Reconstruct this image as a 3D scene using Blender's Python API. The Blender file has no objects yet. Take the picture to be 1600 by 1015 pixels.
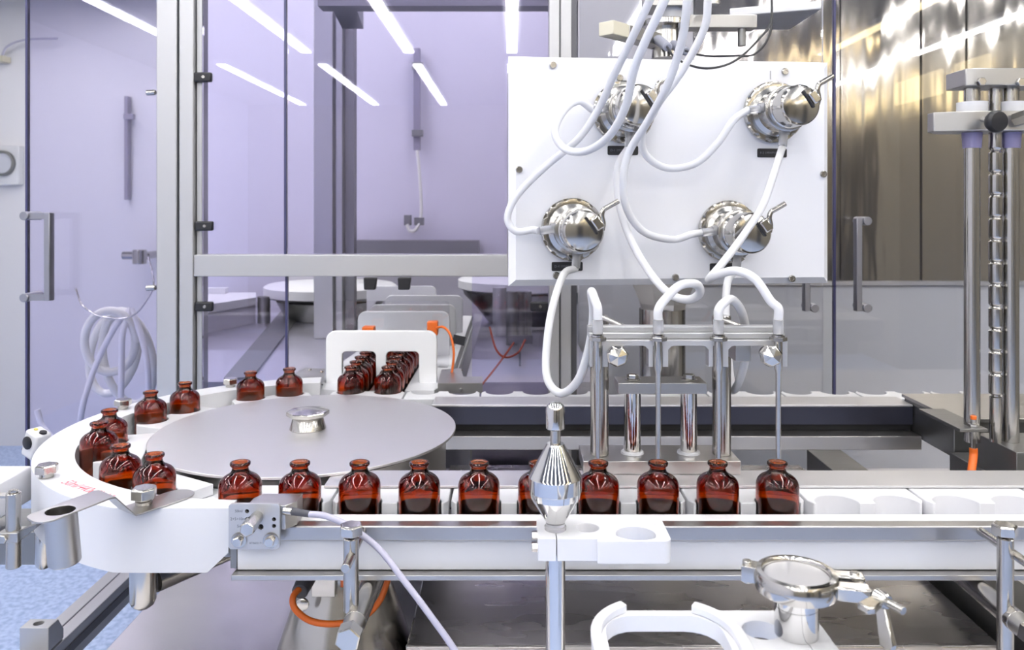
import bpy, bmesh, math, random
from math import sin, cos, pi, radians as R
from mathutils import Vector, Matrix
random.seed(7)
C = bpy.context.scene
COL = C.collection
F = 1270.0; HX = 800.0; HY = 325.0; CZ = 1.33     # focal length in pixels, vanishing point, eye height (m)

# ---------------------------------------------------------------- camera, world, exposure
cam_d = bpy.data.cameras.new('camera'); cam = bpy.data.objects.new('camera', cam_d); COL.objects.link(cam)
cam.location = (0, 0, CZ); cam.rotation_euler = (R(90), 0, 0)
cam_d.sensor_width = 36; cam_d.lens = 36 * F / 1600; cam_d.shift_y = -(507.5 - HY) / 1600
cam_d.clip_start = .02; cam_d.clip_end = 60
cam_d.dof.use_dof = True; cam_d.dof.focus_distance = .86; cam_d.dof.aperture_fstop = 12
C.camera = cam
w = bpy.data.worlds.new('world'); C.world = w; w.use_nodes = True
w.node_tree.nodes['Background'].inputs[0].default_value = (.85, .88, 1, 1)
w.node_tree.nodes['Background'].inputs[1].default_value = .4
C.view_settings.view_transform = 'Standard'; C.view_settings.look = 'None'
C.view_settings.gamma = 1; C.view_settings.exposure = 0.62; C.view_settings.use_curve_mapping = False
C.cycles.max_bounces = 14; C.cycles.transmission_bounces = 12; C.cycles.transparent_max_bounces = 16
C.cycles.glossy_bounces = 6; C.cycles.diffuse_bounces = 4
C.cycles.use_denoising = True; C.cycles.sample_clamp_indirect = 0; C.cycles.blur_glossy = 0
C.cycles.caustics_reflective = False; C.cycles.caustics_refractive = False

# ---------------------------------------------------------------- materials
def mat(name, col, rough=.5, metal=0, **kw):
    m = bpy.data.materials.new(name); m.use_nodes = True
    b = m.node_tree.nodes['Principled BSDF']
    b.inputs['Base Color'].default_value = (*col, 1); b.inputs['Roughness'].default_value = rough
    b.inputs['Metallic'].default_value = metal
    for k, v in kw.items():
        b.inputs[k.replace('_', ' ')].default_value = v
    return m
def node(m, t): return m.node_tree.nodes.new(t)
def link(m, a, b): m.node_tree.links.new(a, b)
def brushed(name, col, rough, stretch=(2, 60, 60), bump=.02, amt=.12, scale=1.0):
    m = mat(name, col, rough, 1)
    b = m.node_tree.nodes['Principled BSDF']
    tc = node(m, 'ShaderNodeTexCoord'); mp = node(m, 'ShaderNodeMapping'); n = node(m, 'ShaderNodeTexNoise')
    mp.inputs['Scale'].default_value = stretch; n.inputs['Scale'].default_value = 12 * scale; n.inputs['Detail'].default_value = 5
    link(m, tc.outputs['Object'], mp.inputs[0]); link(m, mp.outputs[0], n.inputs['Vector'])
    mr = node(m, 'ShaderNodeMapRange'); mr.inputs['To Min'].default_value = max(.02, rough - amt); mr.inputs['To Max'].default_value = rough + amt
    link(m, n.outputs[0], mr.inputs[0]); link(m, mr.outputs[0], b.inputs['Roughness'])
    bp = node(m, 'ShaderNodeBump'); bp.inputs['Strength'].default_value = bump; bp.inputs['Distance'].default_value = .002
    link(m, n.outputs[0], bp.inputs['Height']); link(m, bp.outputs[0], b.inputs['Normal'])
    return m
def glass_mat(name, tint, refl=1.0, rough=.0):
    m = bpy.data.materials.new(name); m.use_nodes = True; nt = m.node_tree; nt.nodes.clear()
    o = node(m, 'ShaderNodeOutputMaterial'); mx = node(m, 'ShaderNodeMixShader'); fr = node(m, 'ShaderNodeFresnel')
    t = node(m, 'ShaderNodeBsdfTransparent'); g = node(m, 'ShaderNodeBsdfGlossy')
    t.inputs[0].default_value = (*tint, 1); g.inputs['Roughness'].default_value = rough; fr.inputs[0].default_value = 1.5
    g.inputs[0].default_value = (refl, refl, refl, 1)
    link(m, fr.outputs[0], mx.inputs[0]); link(m, t.outputs[0], mx.inputs[1]); link(m, g.outputs[0], mx.inputs[2]); link(m, mx.outputs[0], o.inputs[0])
    return m
M = {}
M['white'] = mat('white_acetal', (.70, .70, .73), .32)
M['white_soft'] = mat('white_polyethylene', (.68, .68, .71), .45)
M['white_lit'] = mat('lit_white_acetal', (.86, .86, .88), .3)  # acetal lightened to make up for weak light on the tunnel arches
M['panel'] = mat('white_enamel', (.82, .82, .86), .35)
M['steel'] = brushed('brushed_steel', (.44, .43, .42), .32, (1, 30, 30), .006, .05)
M['steel_bar'] = brushed('matt_brushed_steel', (.43, .42, .415), .34, (1, 60, 60), .01, .05)
M['steel_disc'] = brushed('satin_steel_disc', (.66, .65, .665), .46, (3, 30, 30), .01, .05)
M['steel_dark'] = brushed('dark_steel', (.24, .24, .24), .4, (1, 30, 30), .006, .05)
M['steel_round'] = mat('turned_steel', (.45, .435, .415), .2, 1)
M['chrome'] = mat('polished_steel', (.62, .615, .61), .06, 1)
M['chrome_soft'] = mat('cast_polished_steel', (.52, .505, .48), .14, 1)
M['alu'] = mat('anodised_aluminium', (.50, .50, .515), .42, .7)
M['alu_dark'] = mat('aluminium_groove', (.16, .16, .18), .5, .6)
M['black'] = mat('black_plastic', (.012, .012, .016), .4)
M['black_void'] = mat('shade_black', (.006, .006, .008), .7)  # near-black: shade put into gaps, undersides and behind holes
M['navy'] = mat('dark_blued_plate', (.055, .055, .075), .28, .6)
M['orange'] = mat('orange_cable_sheath', (.80, .16, .02), .45)
M['grey_cable'] = mat('grey_cable_sheath', (.42, .41, .52), .45)
M['grey_boot'] = mat('dark_grey_boot', (.06, .06, .075), .5)
M['hose'] = mat('milky_silicone_hose', (.95, .95, .985), .28, 0, Transmission_Weight=.35, IOR=1.22)
M['sleeve'] = mat('clear_silicone_sleeve', (.88, .88, .92), .12, 0, Transmission_Weight=.7, IOR=1.35)
M['red_ink'] = mat('red_marker_ink', (.75, .08, .12), .6)
M['dark_ink'] = mat('engraved_black', (.08, .08, .09), .6)
M['grey_ink'] = mat('grey_print', (.45, .45, .48), .6)
M['tag_ink'] = mat('tag_print', (.16, .16, .19), .6)
M['handle'] = mat('grey_anodised_handle', (.30, .30, .34), .35, .8)
M['rail_grey'] = mat('grey_rail', (.30, .28, .36), .4, .3)
M['violet'] = mat('violet_plastic_bushing', (.30, .27, .45), .35)
M['cream'] = mat('cream_cap', (.62, .58, .46), .5)
M['cream_hose'] = mat('cream_hose_plastic', (.72, .72, .66), .4)
M['room_white'] = mat('cleanroom_wall_paint', (.72, .71, .74), .35)
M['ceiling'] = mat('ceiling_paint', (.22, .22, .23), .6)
M['warm_wall'] = mat('cream_epoxy_wall', (.25, .225, .18), .5)
M['dark_card'] = mat('dark_reflection_card', (.03, .03, .035), .5)  # for unseen dark slabs mirrored in the polished steel
M['grey_panel'] = mat('light_grey_cabinet_paint', (.66, .67, .70), .35)
M['lilac_wall'] = mat('lilac_cleanroom_panel', (.66, .64, .73), .35)
M['glass'] = glass_mat('violet_tinted_pane', (.88, .865, .965), 1.0)
M['glass_clear'] = glass_mat('clear_pane', (.95, .95, .97), 1.0)
M['seal'] = mat('dark_blue_pane_edge', (.05, .05, .13), .3)
M['amber_ring'] = mat('gauge_dial', (.55, .56, .62), .4)
# amber glass
m = mat('amber_glass', (.97, .95, .92), .02, 0, Transmission_Weight=1.0, IOR=1.5); M['amber'] = m
va = node(m, 'ShaderNodeVolumeAbsorption'); va.inputs['Color'].default_value = (.875, .535, .03, 1); va.inputs['Density'].default_value = 1250
link(m, va.outputs[0], m.node_tree.nodes['Material Output'].inputs['Volume'])
# blue speckled floor
m = mat('blue_speckled_vinyl', (.35, .5, .9), .35); b = m.node_tree.nodes['Principled BSDF']
tc = node(m, 'ShaderNodeTexCoord'); n = node(m, 'ShaderNodeTexNoise'); n.inputs['Scale'].default_value = 55; n.inputs['Detail'].default_value = 4
cr = node(m, 'ShaderNodeValToRGB'); cr.color_ramp.elements[0].position = .38; cr.color_ramp.elements[0].color = (.30, .40, .66, 1)
cr.color_ramp.elements[1].position = .62; cr.color_ramp.elements[1].color = (.50, .60, .86, 1)
link(m, tc.outputs['Object'], n.inputs[0]); link(m, n.outputs[0], cr.inputs[0]); link(m, cr.outputs[0], b.inputs['Base Color']); M['floor'] = m
# worn stainless table, wavy polished sheet
def sheet(name, col, rough, sc, bump, stretch):
    m = mat(name, col, rough, 1); b = m.node_tree.nodes['Principled BSDF']
    tc = node(m, 'ShaderNodeTexCoord'); mp = node(m, 'ShaderNodeMapping'); mp.inputs['Scale'].default_value = stretch
    n = node(m, 'ShaderNodeTexNoise'); n.inputs['Scale'].default_value = sc; n.inputs['Detail'].default_value = 3
    link(m, tc.outputs['Object'], mp.inputs[0]); link(m, mp.outputs[0], n.inputs[0])
    bp = node(m, 'ShaderNodeBump'); bp.inputs['Strength'].default_value = bump; bp.inputs['Distance'].default_value = .02
    link(m, n.outputs[0], bp.inputs['Height']); link(m, bp.outputs[0], b.inputs['Normal'])
    mr = node(m, 'ShaderNodeMapRange'); mr.inputs['To Min'].default_value = max(.03, rough - .1); mr.inputs['To Max'].default_value = rough + .1
    n2 = node(m, 'ShaderNodeTexNoise'); n2.inputs['Scale'].default_value = sc * 3; link(m, mp.outputs[0], n2.inputs[0])
    link(m, n2.outputs[0], mr.inputs[0]); link(m, mr.outputs[0], b.inputs['Roughness'])
    return m
M['table'] = sheet('worn_stainless_sheet', (.66, .64, .66), .36, 5, .03, (1, 2, 1))
M['table_rear'] = sheet('rear_stainless_sheet', (.60, .59, .66), .34, 3, .02, (1, 1, 1))
M['tray'] = sheet('dull_stainless_tray', (.36, .345, .34), .28, 4, .05, (.6, 2, 1))
M['wavy'] = sheet('wavy_polished_sheet', (.47, .445, .40), .07, 1.5, .55, (3.0, 1, .5))
def emis(name, col, s):
    m = bpy.data.materials.new(name); m.use_nodes = True; nt = m.node_tree; nt.nodes.clear()
    o = node(m, 'ShaderNodeOutputMaterial'); e = node(m, 'ShaderNodeEmission'); e.inputs[0].default_value = (*col, 1); e.inputs[1].default_value = s
    link(m, e.outputs[0], o.inputs[0]); return m
M['lamp'] = emis('lamp_diffuser', (1.0, .985, .96), 19.0)
M['card_glow'] = emis('added_card_glow', (1.0, .82, .48), 2.5)  # warm emission for the added cards out of view
M['lamp_warm'] = emis('warm_lamp_diffuser', (1.0, .80, .45), 8.0)

# ---------------------------------------------------------------- geometry helpers (each adds to a bmesh)
def nb(): return bmesh.new()
def A(px, py, D):
    return Vector(((px - HX) / F * D, D, CZ - (py - HY) / F * D))
def frame(ax):
    ax = Vector(ax).normalized()
    u = Vector((0, 0, 1)) if abs(ax.z) < .9 else Vector((1, 0, 0))
    x = u.cross(ax).normalized(); y = ax.cross(x)
    return x, y, ax
def box(bm, x0, x1, y0, y1, z0, z1, mx=None):
    vs = [Vector((x, y, z)) for x in (x0, x1) for y in (y0, y1) for z in (z0, z1)]
    if mx: vs = [mx @ v for v in vs]
    v = [bm.verts.new(p) for p in vs]
    for f in ((0, 1, 3, 2), (4, 6, 7, 5), (0, 4, 5, 1), (2, 3, 7, 6), (0, 2, 6, 4), (1, 5, 7, 3)):
        bm.faces.new([v[i] for i in f])
    return bm
def lathe(bm, prof, o, ax=(0, 0, 1), seg=32, phase=0.0):
    o = Vector(o); x, y, z = frame(ax); rings = []
    for r, t in prof:
        if r < 1e-6: rings.append([bm.verts.new(o + z * t)])
        else: rings.append([bm.verts.new(o + z * t + (x * cos(phase + 2 * pi * i / seg) + y * sin(phase + 2 * pi * i / seg)) * r) for i in range(seg)])
    for a, b in zip(rings, rings[1:]):
        for i in range(seg):
            j = (i + 1) % seg
            if len(a) == 1 and len(b) == 1: continue
            if len(a) == 1: bm.faces.new([a[0], b[i], b[j]])
            elif len(b) == 1: bm.faces.new([a[i], b[0], a[j]])
            else: bm.faces.new([a[i], b[i], b[j], a[j]])
    if len(rings[0]) > 1: bm.faces.new(rings[0])
    if len(rings[-1]) > 1: bm.faces.new(rings[-1])
    return bm
def cyl(bm, p, q, r, seg=24, ch=0.0, r2=None):
    p = Vector(p); q = Vector(q); L = (q - p).length; r2 = r if r2 is None else r2
    pr = [(r - ch, 0), (r, ch), (r2, L - ch), (r2 - ch, L)] if ch else [(r, 0), (r2, L)]
    return lathe(bm, pr, p, q - p, seg)
def hexa(bm, p, q, r, ch=None, phase=0.0, seg=6):
    p = Vector(p); q = Vector(q); L = (q - p).length; ch = r * .12 if ch is None else ch
    return lathe(bm, [(r, 0), (r, L - ch), (r - ch * 1.2, L)], p, q - p, seg, phase)
def spline(pts, n=8):
    P = [Vector(p) for p in pts]; out = []
    for i in range(len(P) - 1):
        p0 = P[i - 1] if i else P[0] * 2 - P[1]; p1 = P[i]; p2 = P[i + 1]; p3 = P[i + 2] if i + 2 < len(P) else P[-1] * 2 - P[-2]
        for k in range(n):
            t = k / n
            out.append(.5 * ((2 * p1) + (p2 - p0) * t + (2 * p0 - 5 * p1 + 4 * p2 - p3) * t * t + (3 * p1 - p0 - 3 * p2 + p3) * t ** 3))
    out.append(P[-1]); return out
def tube(bm, pts, r, seg=14, n=8, smooth=True):
    P = spline(pts, n) if smooth else [Vector(p) for p in pts]
    t = (P[1] - P[0]).normalized(); x, y, _ = frame(t); rings = []
    for i, p in enumerate(P):
        tn = (P[min(i + 1, len(P) - 1)] - P[max(i - 1, 0)]).normalized()
        x = (x - tn * x.dot(tn)).normalized(); y = tn.cross(x)
        rings.append([bm.verts.new(p + (x * cos(2 * pi * k / seg) + y * sin(2 * pi * k / seg)) * r) for k in range(seg)])
    for a, b in zip(rings, rings[1:]):
        for i in range(seg):
            j = (i + 1) % seg; bm.faces.new([a[i], a[j], b[j], b[i]])
    bm.faces.new(rings[0]); bm.faces.new(rings[-1]); return bm
def prism(bm, poly, lo, hi, mx=None):
    f = (lambda v: mx @ v) if mx else (lambda v: v)
    a = [bm.verts.new(f(Vector((x, y, lo)))) for x, y in poly]; b = [bm.verts.new(f(Vector((x, y, hi)))) for x, y in poly]
    bm.faces.new(a); bm.faces.new(b); n = len(poly)
    for i in range(n): bm.faces.new([a[i], a[(i + 1) % n], b[(i + 1) % n], b[i]])
    return bm
def rrect(x0, x1, y0, y1, r, n=6):
    out = []
    for cx, cy, a in ((x1 - r, y1 - r, 0), (x0 + r, y1 - r, 90), (x0 + r, y0 + r, 180), (x1 - r, y0 + r, 270)):
        for k in range(n + 1):
            t = R(a + 90 * k / n); out.append((cx + r * cos(t), cy + r * sin(t)))
    return out
def clean(bm):
    bmesh.ops.recalc_face_normals(bm, faces=bm.faces); return bm
def to_mesh(name, bm, ang=32):
    clean(bm)
    for f in bm.faces: f.smooth = True
    for e in bm.edges:
        if len(e.link_faces) != 2 or e.calc_face_angle(0) > R(ang): e.smooth = False
    me = bpy.data.meshes.new(name); bm.to_mesh(me); bm.free(); return me
def cut(bm, cutters):
    """bm minus every cutter bmesh; returns a new bmesh"""
    clean(bm); me = bpy.data.meshes.new('tmp'); bm.to_mesh(me); bm.free(); o = bpy.data.objects.new('tmp', me); COL.objects.link(o)
    tmp = []
    for c in cutters:
        clean(c); cm = bpy.data.meshes.new('tmpc'); c.to_mesh(cm); c.free(); co = bpy.data.objects.new('tmpc', cm); COL.objects.link(co); tmp.append(co)
        md = o.modifiers.new('b', 'BOOLEAN'); md.operation = 'DIFFERENCE'; md.solver = 'EXACT'; md.object = co
    dg = bpy.context.evaluated_depsgraph_get(); dg.update()
    em = bpy.data.meshes.new_from_object(o.evaluated_get(dg)); out = nb(); out.from_mesh(em)
    for t in tmp + [o]:
        d = t.data; bpy.data.objects.remove(t); bpy.data.meshes.remove(d)
    bpy.data.meshes.remove(em); return out
def wloc(o):
    v = Vector((0, 0, 0))
    while o: v += o.location; o = o.parent
    return v
def props(o, label=None, cat=None, group=None, kind=None):
    for k, v in (('label', label), ('category', cat), ('group', group), ('kind', kind)):
        if v: o[k] = v
    return o
def obj(name, bm, m, parent=None, bevel=0, local=False, ang=32, label=None):
    o = bpy.data.objects.new(name, to_mesh(name, bm, ang)); COL.objects.link(o)
    o.data.materials.append(M[m] if isinstance(m, str) else m)
    if parent:
        o.parent = parent
        if not local: o.location = -wloc(parent)
    if bevel:
        md = o.modifiers.new('bevel', 'BEVEL'); md.width = bevel; md.segments = 2; md.limit_method = 'ANGLE'; md.angle_limit = R(40); md.harden_normals = False
    if label: o['label'] = label
    return o
def thing(name, label, cat, loc=(0, 0, 0), group=None, kind=None):
    o = bpy.data.objects.new(name, None); COL.objects.link(o); o.location = loc; o.empty_display_size = .02
    return props(o, label, cat, group, kind)
def solo(name, bm, m, label, cat, bevel=0, group=None, ang=32, kind=None):
    o = obj(name, bm, m, None, bevel, ang=ang); return props(o, label, cat, group, kind)
def struct(name, bm, m, bevel=0):
    o = obj(name, bm, m, None, bevel); o['kind'] = 'structure'; return o
def copy_tree(o, parent=None):
    c = o.copy(); COL.objects.link(c)
    if parent: c.parent = parent
    for ch in [x for x in bpy.data.objects if x.parent == o]: copy_tree(ch, c)
    return c
def text_bm(s, size, depth, mx):
    cu = bpy.data.curves.new('txt', 'FONT'); cu.body = s; cu.size = size; cu.extrude = depth; cu.align_x = 'LEFT'; cu.resolution_u = 3
    o = bpy.data.objects.new('txt', cu); COL.objects.link(o)
    dg = bpy.context.evaluated_depsgraph_get(); me = bpy.data.meshes.new_from_object(o.evaluated_get(dg))
    bm = nb(); bm.from_mesh(me); bmesh.ops.transform(bm, matrix=mx, verts=bm.verts)
    bpy.data.objects.remove(o); bpy.data.meshes.remove(me); bpy.data.curves.remove(cu); return bm
def merge(bm, other):
    me = bpy.data.meshes.new('t'); other.to_mesh(me); other.free(); bm.from_mesh(me); bpy.data.meshes.remove(me); return bm
FACE = Matrix.Rotation(R(90), 4, 'X')     # text standing up, read from -Y
def wire_posts(*a): pass

# ================================================================ ROOM
RX0, RX1, RY0, RY1, RZ = -3.0, 3.2, -6.0, 4.55, 2.5
struct('floor', box(nb(), RX0, RX1, RY0, RY1, -.1, 0), 'floor')
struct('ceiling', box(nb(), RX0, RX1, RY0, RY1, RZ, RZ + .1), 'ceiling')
struct('wall_back', box(nb(), RX0, RX1, RY1, RY1 + .1, 0, RZ), 'room_white')
struct('wall_left', box(nb(), RX0 - .1, RX0, RY0, RY1, 0, RZ), 'room_white')
struct('wall_right', box(nb(), RX1, RX1 + .1, RY0, RY1, 0, RZ), 'warm_wall')
struct('dark_card_2', box(nb(), RX1 - .04, RX1 - .001, -3.3, -2.45, 0, 2.05), 'dark_card')  # unseen dark slab added for a dark area in the steel cladding
struct('glow_card_1', box(nb(), RX1 - .03, RX1 - .001, -3.4, -2.7, 2.18, 2.36), 'card_glow')  # three unseen glowing cards added for yellow patches mirrored in the cladding
struct('glow_card_2', box(nb(), RX1 - .03, RX1 - .001, -2.5, -2.1, 2.18, 2.36), 'card_glow')
struct('glow_card_3', box(nb(), RX1 - .03, RX1 - .001, -1.5, -1.1, 2.10, 2.34), 'card_glow')
struct('wall_front', box(nb(), RX0, RX1, RY0 - .1, RY0, 0, RZ), 'warm_wall')
struct('dark_card_1', box(nb(), .9, 1.9, RY0 + .002, RY0 + .05, 0, 2.1), 'dark_card')  # another unseen dark slab, added to darken reflections
# ceiling lights: long strips running away from the camera
def strip(x, y0, y1, wdt, mt, label):
    t = thing('ceiling_light', label, 'ceiling light', (x, (y0 + y1) / 2, RZ), 'strip lights on the ceiling')
    obj('housing', box(nb(), x - wdt / 2 - .02, x + wdt / 2 + .02, y0 - .02, y1 + .02, RZ - .03, RZ - .001), 'panel', t)
    obj('diffuser', box(nb(), x - wdt / 2, x + wdt / 2, y0, y1, RZ - .04, RZ - .031), mt, t)
xs = [(-2.3, 'over the far left side of the room'), (-1.5, 'left of the turntable'), (-.75, 'over the turntable side'), (0.0, 'straight over the filling line'), (.75, 'over the needle side'), (1.5, 'over the notched rod stand'), (2.3, 'over the far right side'), (2.98, 'along the right wall')]
for x, pl in xs:
    strip(x, -5.7, -3.2, .07, 'lamp_warm' if 1 < x < 2.5 else 'lamp', 'farthest ceiling strip light behind the camera ' + pl)
    strip(x, -2.7, -.6, .07, 'lamp_warm' if 2 < x < 2.5 else 'lamp', 'nearer ceiling strip light behind the camera ' + pl)
    strip(x, -.2, 1.45, .07, 'lamp', 'ceiling strip light over the machine, ' + pl)
    if x < 1: strip(x, 1.95, 2.95 if x > -1 else 4.2, .07, 'lamp', 'ceiling strip light behind the glass ' + pl)
# ================================================================ BOTTLES
bt = []
prof = [(0, .0015), (.0160, .0), (.0200, .0008), (.0212, .0030), (.0212, .0480), (.0211, .0505), (.0205, .0530), (.0194, .0553), (.0177, .0574), (.0154, .0592), (.0129, .0606), (.0107, .0619),
        (.0092, .0634), (.0084, .0652), (.0082, .0672), (.0083, .0686), (.0093, .0692), (.0100, .0698), (.0103, .0711), (.0102, .0723), (.0096, .0730),
        (.0080, .0730), (.0069, .0724), (.0064, .0700), (.0060, .0650), (.0062, .0615), (.0074, .0588), (.0096, .0570), (.0120, .0555), (.0143, .0537), (.0162, .0513), (.0176, .0485), (.0185, .0450), (.0189, .0400), (.0190, .0055), (.0175, .0035), (.0, .0040)]
b0 = bpy.data.objects.new('glass_bottle', to_mesh('glass_bottle', lathe(nb(), prof, (0, 0, 0), seg=48), 75)); COL.objects.link(b0)
b0.data.materials.append(M['amber'])
BX, BY, BZ = -.270, 1.075, 1.0
front_x = [.269 - .0605 * k for k in range(10)]
used = [False]
def bottle(x, y, label, group, z=BZ):
    o = b0 if not used[0] else b0.copy()
    if used[0]: COL.objects.link(o)
    used[0] = True
    o.location = (x, y, z); o.rotation_euler = (0, 0, random.uniform(0, 6.28)); props(o, label, 'bottle', group)
FR = ['amber bottle under the rightmost filling needle, last of the front row', 'amber bottle under the third filling needle from the left', 'amber bottle under the second filling needle from the left',
      'amber bottle under the leftmost filling needle, right of the steel probe', 'amber bottle mostly hidden behind the cone shaped steel probe', 'amber bottle in the front row just left of the cone shaped probe',
      'amber bottle in the front row, second left of the cone shaped probe', 'amber bottle in the front row, third left of the cone shaped probe', 'amber bottle in the front row above the grey sensor cable plug',
      'amber bottle directly behind the steel volume scale plate']
for k, x in enumerate(front_x): bottle(x, .824, FR[k], 'amber bottles in the front conveyor row')
ARC = [25.1, 39.0, 66.6, 81.4, 105.7, 120.4, 145.2, 159.2]
AL = ['amber bottle on the curve beside the hex knob of the cup bracket', 'amber bottle on the curve just above the red handwriting', 'amber bottle at the leftmost point of the curve, hiding the one behind',
      'amber bottle half hidden behind the leftmost bottle of the curve', 'amber bottle on the far left curve, right of a hex bolt', 'second amber bottle on the far left curve, farther from that hex bolt',
      'amber bottle at the back of the curve, nearest the last hex bolt', 'amber bottle at the back end of the white guide ring']
for a, l in zip(ARC, AL):
    t = R(a); bottle(BX - .2468 * sin(t), BY - .2468 * cos(t), l, 'amber bottles round the turntable')
for x, s in ((-.2625, 'left'), (-.2020, 'right')):
    bottle(x, 1.3215, 'amber bottle just handed over from the %s infeed lane onto the chain' % s, 'amber bottles entering the chain')
ORD = ['first', 'second', 'third', 'fourth', 'fifth', 'sixth', 'seventh', 'eighth']
for x, s in ((-.2625, 'left'), (-.2020, 'right')):
    for k in range(8):
        bottle(x, 1.3660 + .0432 * k, '%s waiting amber bottle from the front in the %s lane of the white tunnel' % (ORD[k], s), 'amber bottles queued in the infeed tunnel')

# ================================================================ CHAIN BLOCKS
def block_bm():
    b = prism(nb(), [(-.0590, -.051), (.0590, -.051), (.0590, -.006), (.0545, .002), (-.0545, .002), (-.0590, -.006)], 1.0022 - 1, .0320)
    cs = [lathe(nb(), [(.0222, -.01), (.0222, .05)], (s * .03025, 0, 0), seg=40) for s in (-1, 1)]
    cs += [box(nb(), s * .03025 - .0205, s * .03025 + .0205, 0, .02, -.01, .05) for s in (-1, 1)]
    cs.append(box(nb(), -.07, .07, -.08, -.0235, -.01, .0198))
    return cut(b, cs)
blk = bpy.data.objects.new('chain_block', to_mesh('chain_block', block_bm())); COL.objects.link(blk); blk.data.materials.append(M['white'])
md = blk.modifiers.new('bevel', 'BEVEL'); md.width = .0009; md.segments = 2; md.limit_method = 'ANGLE'; md.angle_limit = R(50)
ub = [False]
def block(x, y, rz, label, group):
    o = blk if not ub[0] else blk.copy()
    if ub[0]: COL.objects.link(o)
    ub[0] = True
    o.location = (x, y, BZ); o.rotation_euler = (0, 0, rz); props(o, label, 'conveyor block', group)
BLf = ['white two-pocket block carrying the two leftmost front row bottles', 'white two-pocket block carrying the third and fourth front row bottles from the left', 'white two-pocket block carrying the bottle behind the cone shaped probe',
       'white two-pocket block under the two left filling needles', 'white two-pocket block under the two right filling needles', 'empty white two-pocket block just right of the last front bottle',
       'second empty white block right of the last front bottle', 'third empty white block at the end of the front row']
for n in range(8): block(.239 + .121 * (n - 4), .824, pi, BLf[n], 'white chain blocks on the front run')
BLa = ['white block of the bottles beside the bracket knob', 'white block of the two leftmost curve bottles', 'white block of the bottles near the far left hex bolt', 'white block of the two bottles at the back of the curve']
for a, l in zip((32.05, 74.0, 113.05, 152.2), BLa):
    t = R(a); r = .2450; block(BX - r * sin(t), BY - r * cos(t), pi - t, l, 'white chain blocks on the curve')
BB = ['white block receiving the bottles from the infeed tunnel', 'empty white block in front of the steel deflector plate', 'empty white block on the back run behind the hanging hose loop', 'empty white block on the back run behind the left needle post',
      'empty white block on the back run behind the chrome pistons', 'empty white block on the back run behind the right needle post', 'empty white block on the back run right of the rightmost needle',
      'empty white block on the back run left of the dark steel gearbox', 'empty white block behind the notched rod stand']
for n in range(9): block(-.2322 + .121 * n, 1.3215, 0, BB[n], 'white chain blocks on the back run')

def ringpoly(ri, ro, a0, a1, n, clip=None):
    out = []
    for k in range(n + 1):
        t = R(a0 + (a1 - a0) * k / n); y = BY - ro * cos(t); x = BX - ro * sin(t)
        if clip and y < clip: y = clip
        out.append((x, y))
    for k in range(n + 1):
        t = R(a1 + (a0 - a1) * k / n); out.append((BX - ri * sin(t), BY - ri * cos(t)))
    return out
# ================================================================ TURNTABLE
t = thing('turntable', 'large round brushed steel turntable with an octagonal centre knob', 'turntable', (BX, BY, 1.0))
obj('underside', lathe(nb(), [(.1880, .0325), (.1940, .0350)], (BX, BY, 1.0), seg=96), 'black_void', t, label='disc underside, coloured black as shade')  # shade beneath the disc put in as black
obj('spindle', lathe(nb(), [(.06, .0301), (.06, .0324)], (BX, BY, 1.0), seg=48), 'steel_dark', t)
obj('disc', lathe(nb(), [(.1945, .0353), (.1950, .0357), (.1950, .0381), (.1945, .0385), (0, .0385)], (BX, BY, 1.0), seg=128), 'steel_disc', t)
kb = lathe(nb(), [(.0235, .0386), (.0238, .0396), (.0190, .0555), (.0185, .0560)], (BX, BY, 1.0), seg=40)
kn = obj('knob', kb, 'steel_round', t)
obj('knob_cap', lathe(nb(), [(.0262, .0561), (.0278, .0570), (.0280, .0610), (.0270, .0622), (0, .0665)], (BX, BY, 1.0), seg=8, phase=.25), 'chrome_soft', kn, bevel=.0004, ang=10)

solo('inner_guide', prism(nb(), ringpoly(.1840, .2245, -2, 181, 80), 1.0005, 1.0195), 'white', 'low white plastic inner guide peeking out between the curve blocks and the disc', 'guide')
# base track the bottles stand on and the covers of the chain run
solo('slide_track', box(nb(), -.262, .78, .786, .8720, .985, .9995), 'white_soft', 'white plastic track under the front row of bottles', 'track')
bm = nb(); box(bm, -.33, .78, 1.275, 1.352, .985, .9995)
solo('slide_track', bm, 'white_soft', 'white plastic track under the back run of chain blocks', 'track')
# curved base
solo('curved_track', prism(nb(), ringpoly(.2255, .2710, 2, 166, 60), .985, .9993), 'white_soft', 'curved white track carrying the bottles round the turntable', 'track')
# guide ring
g = thing('guide_ring', 'thick curved white plastic guide wrapping the left side of the turntable', 'guide', (-.55, 1.0, .98))
rb = prism(nb(), ringpoly(.2715, .3150, .4, 170, 90, .7805), .980, 1.042)
ch = nb(); prism(ch, [(-.262 + .03, -.2), (-.262 - .006, .015), (-.262 - .025, .0), (-.40, -.02), (-.23, -.3)], -.02, .10, Matrix(((1, 0, 0, 0), (0, 0, 1, .76), (0, 1, 0, .983), (0, 0, 0, 1))))
ch.free()
c1 = prism(nb(), [(-.3035, .97), (-.20, .97), (-.20, 1.008), (-.2700, 1.0015)], .70, .90, Matrix(((1, 0, 0, 0), (0, 0, 1, 0), (0, 1, 0, 0), (0, 0, 0, 1))))
rb = cut(rb, [c1])
body = obj('ring_body', rb, 'white', g, bevel=.0016)
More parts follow.
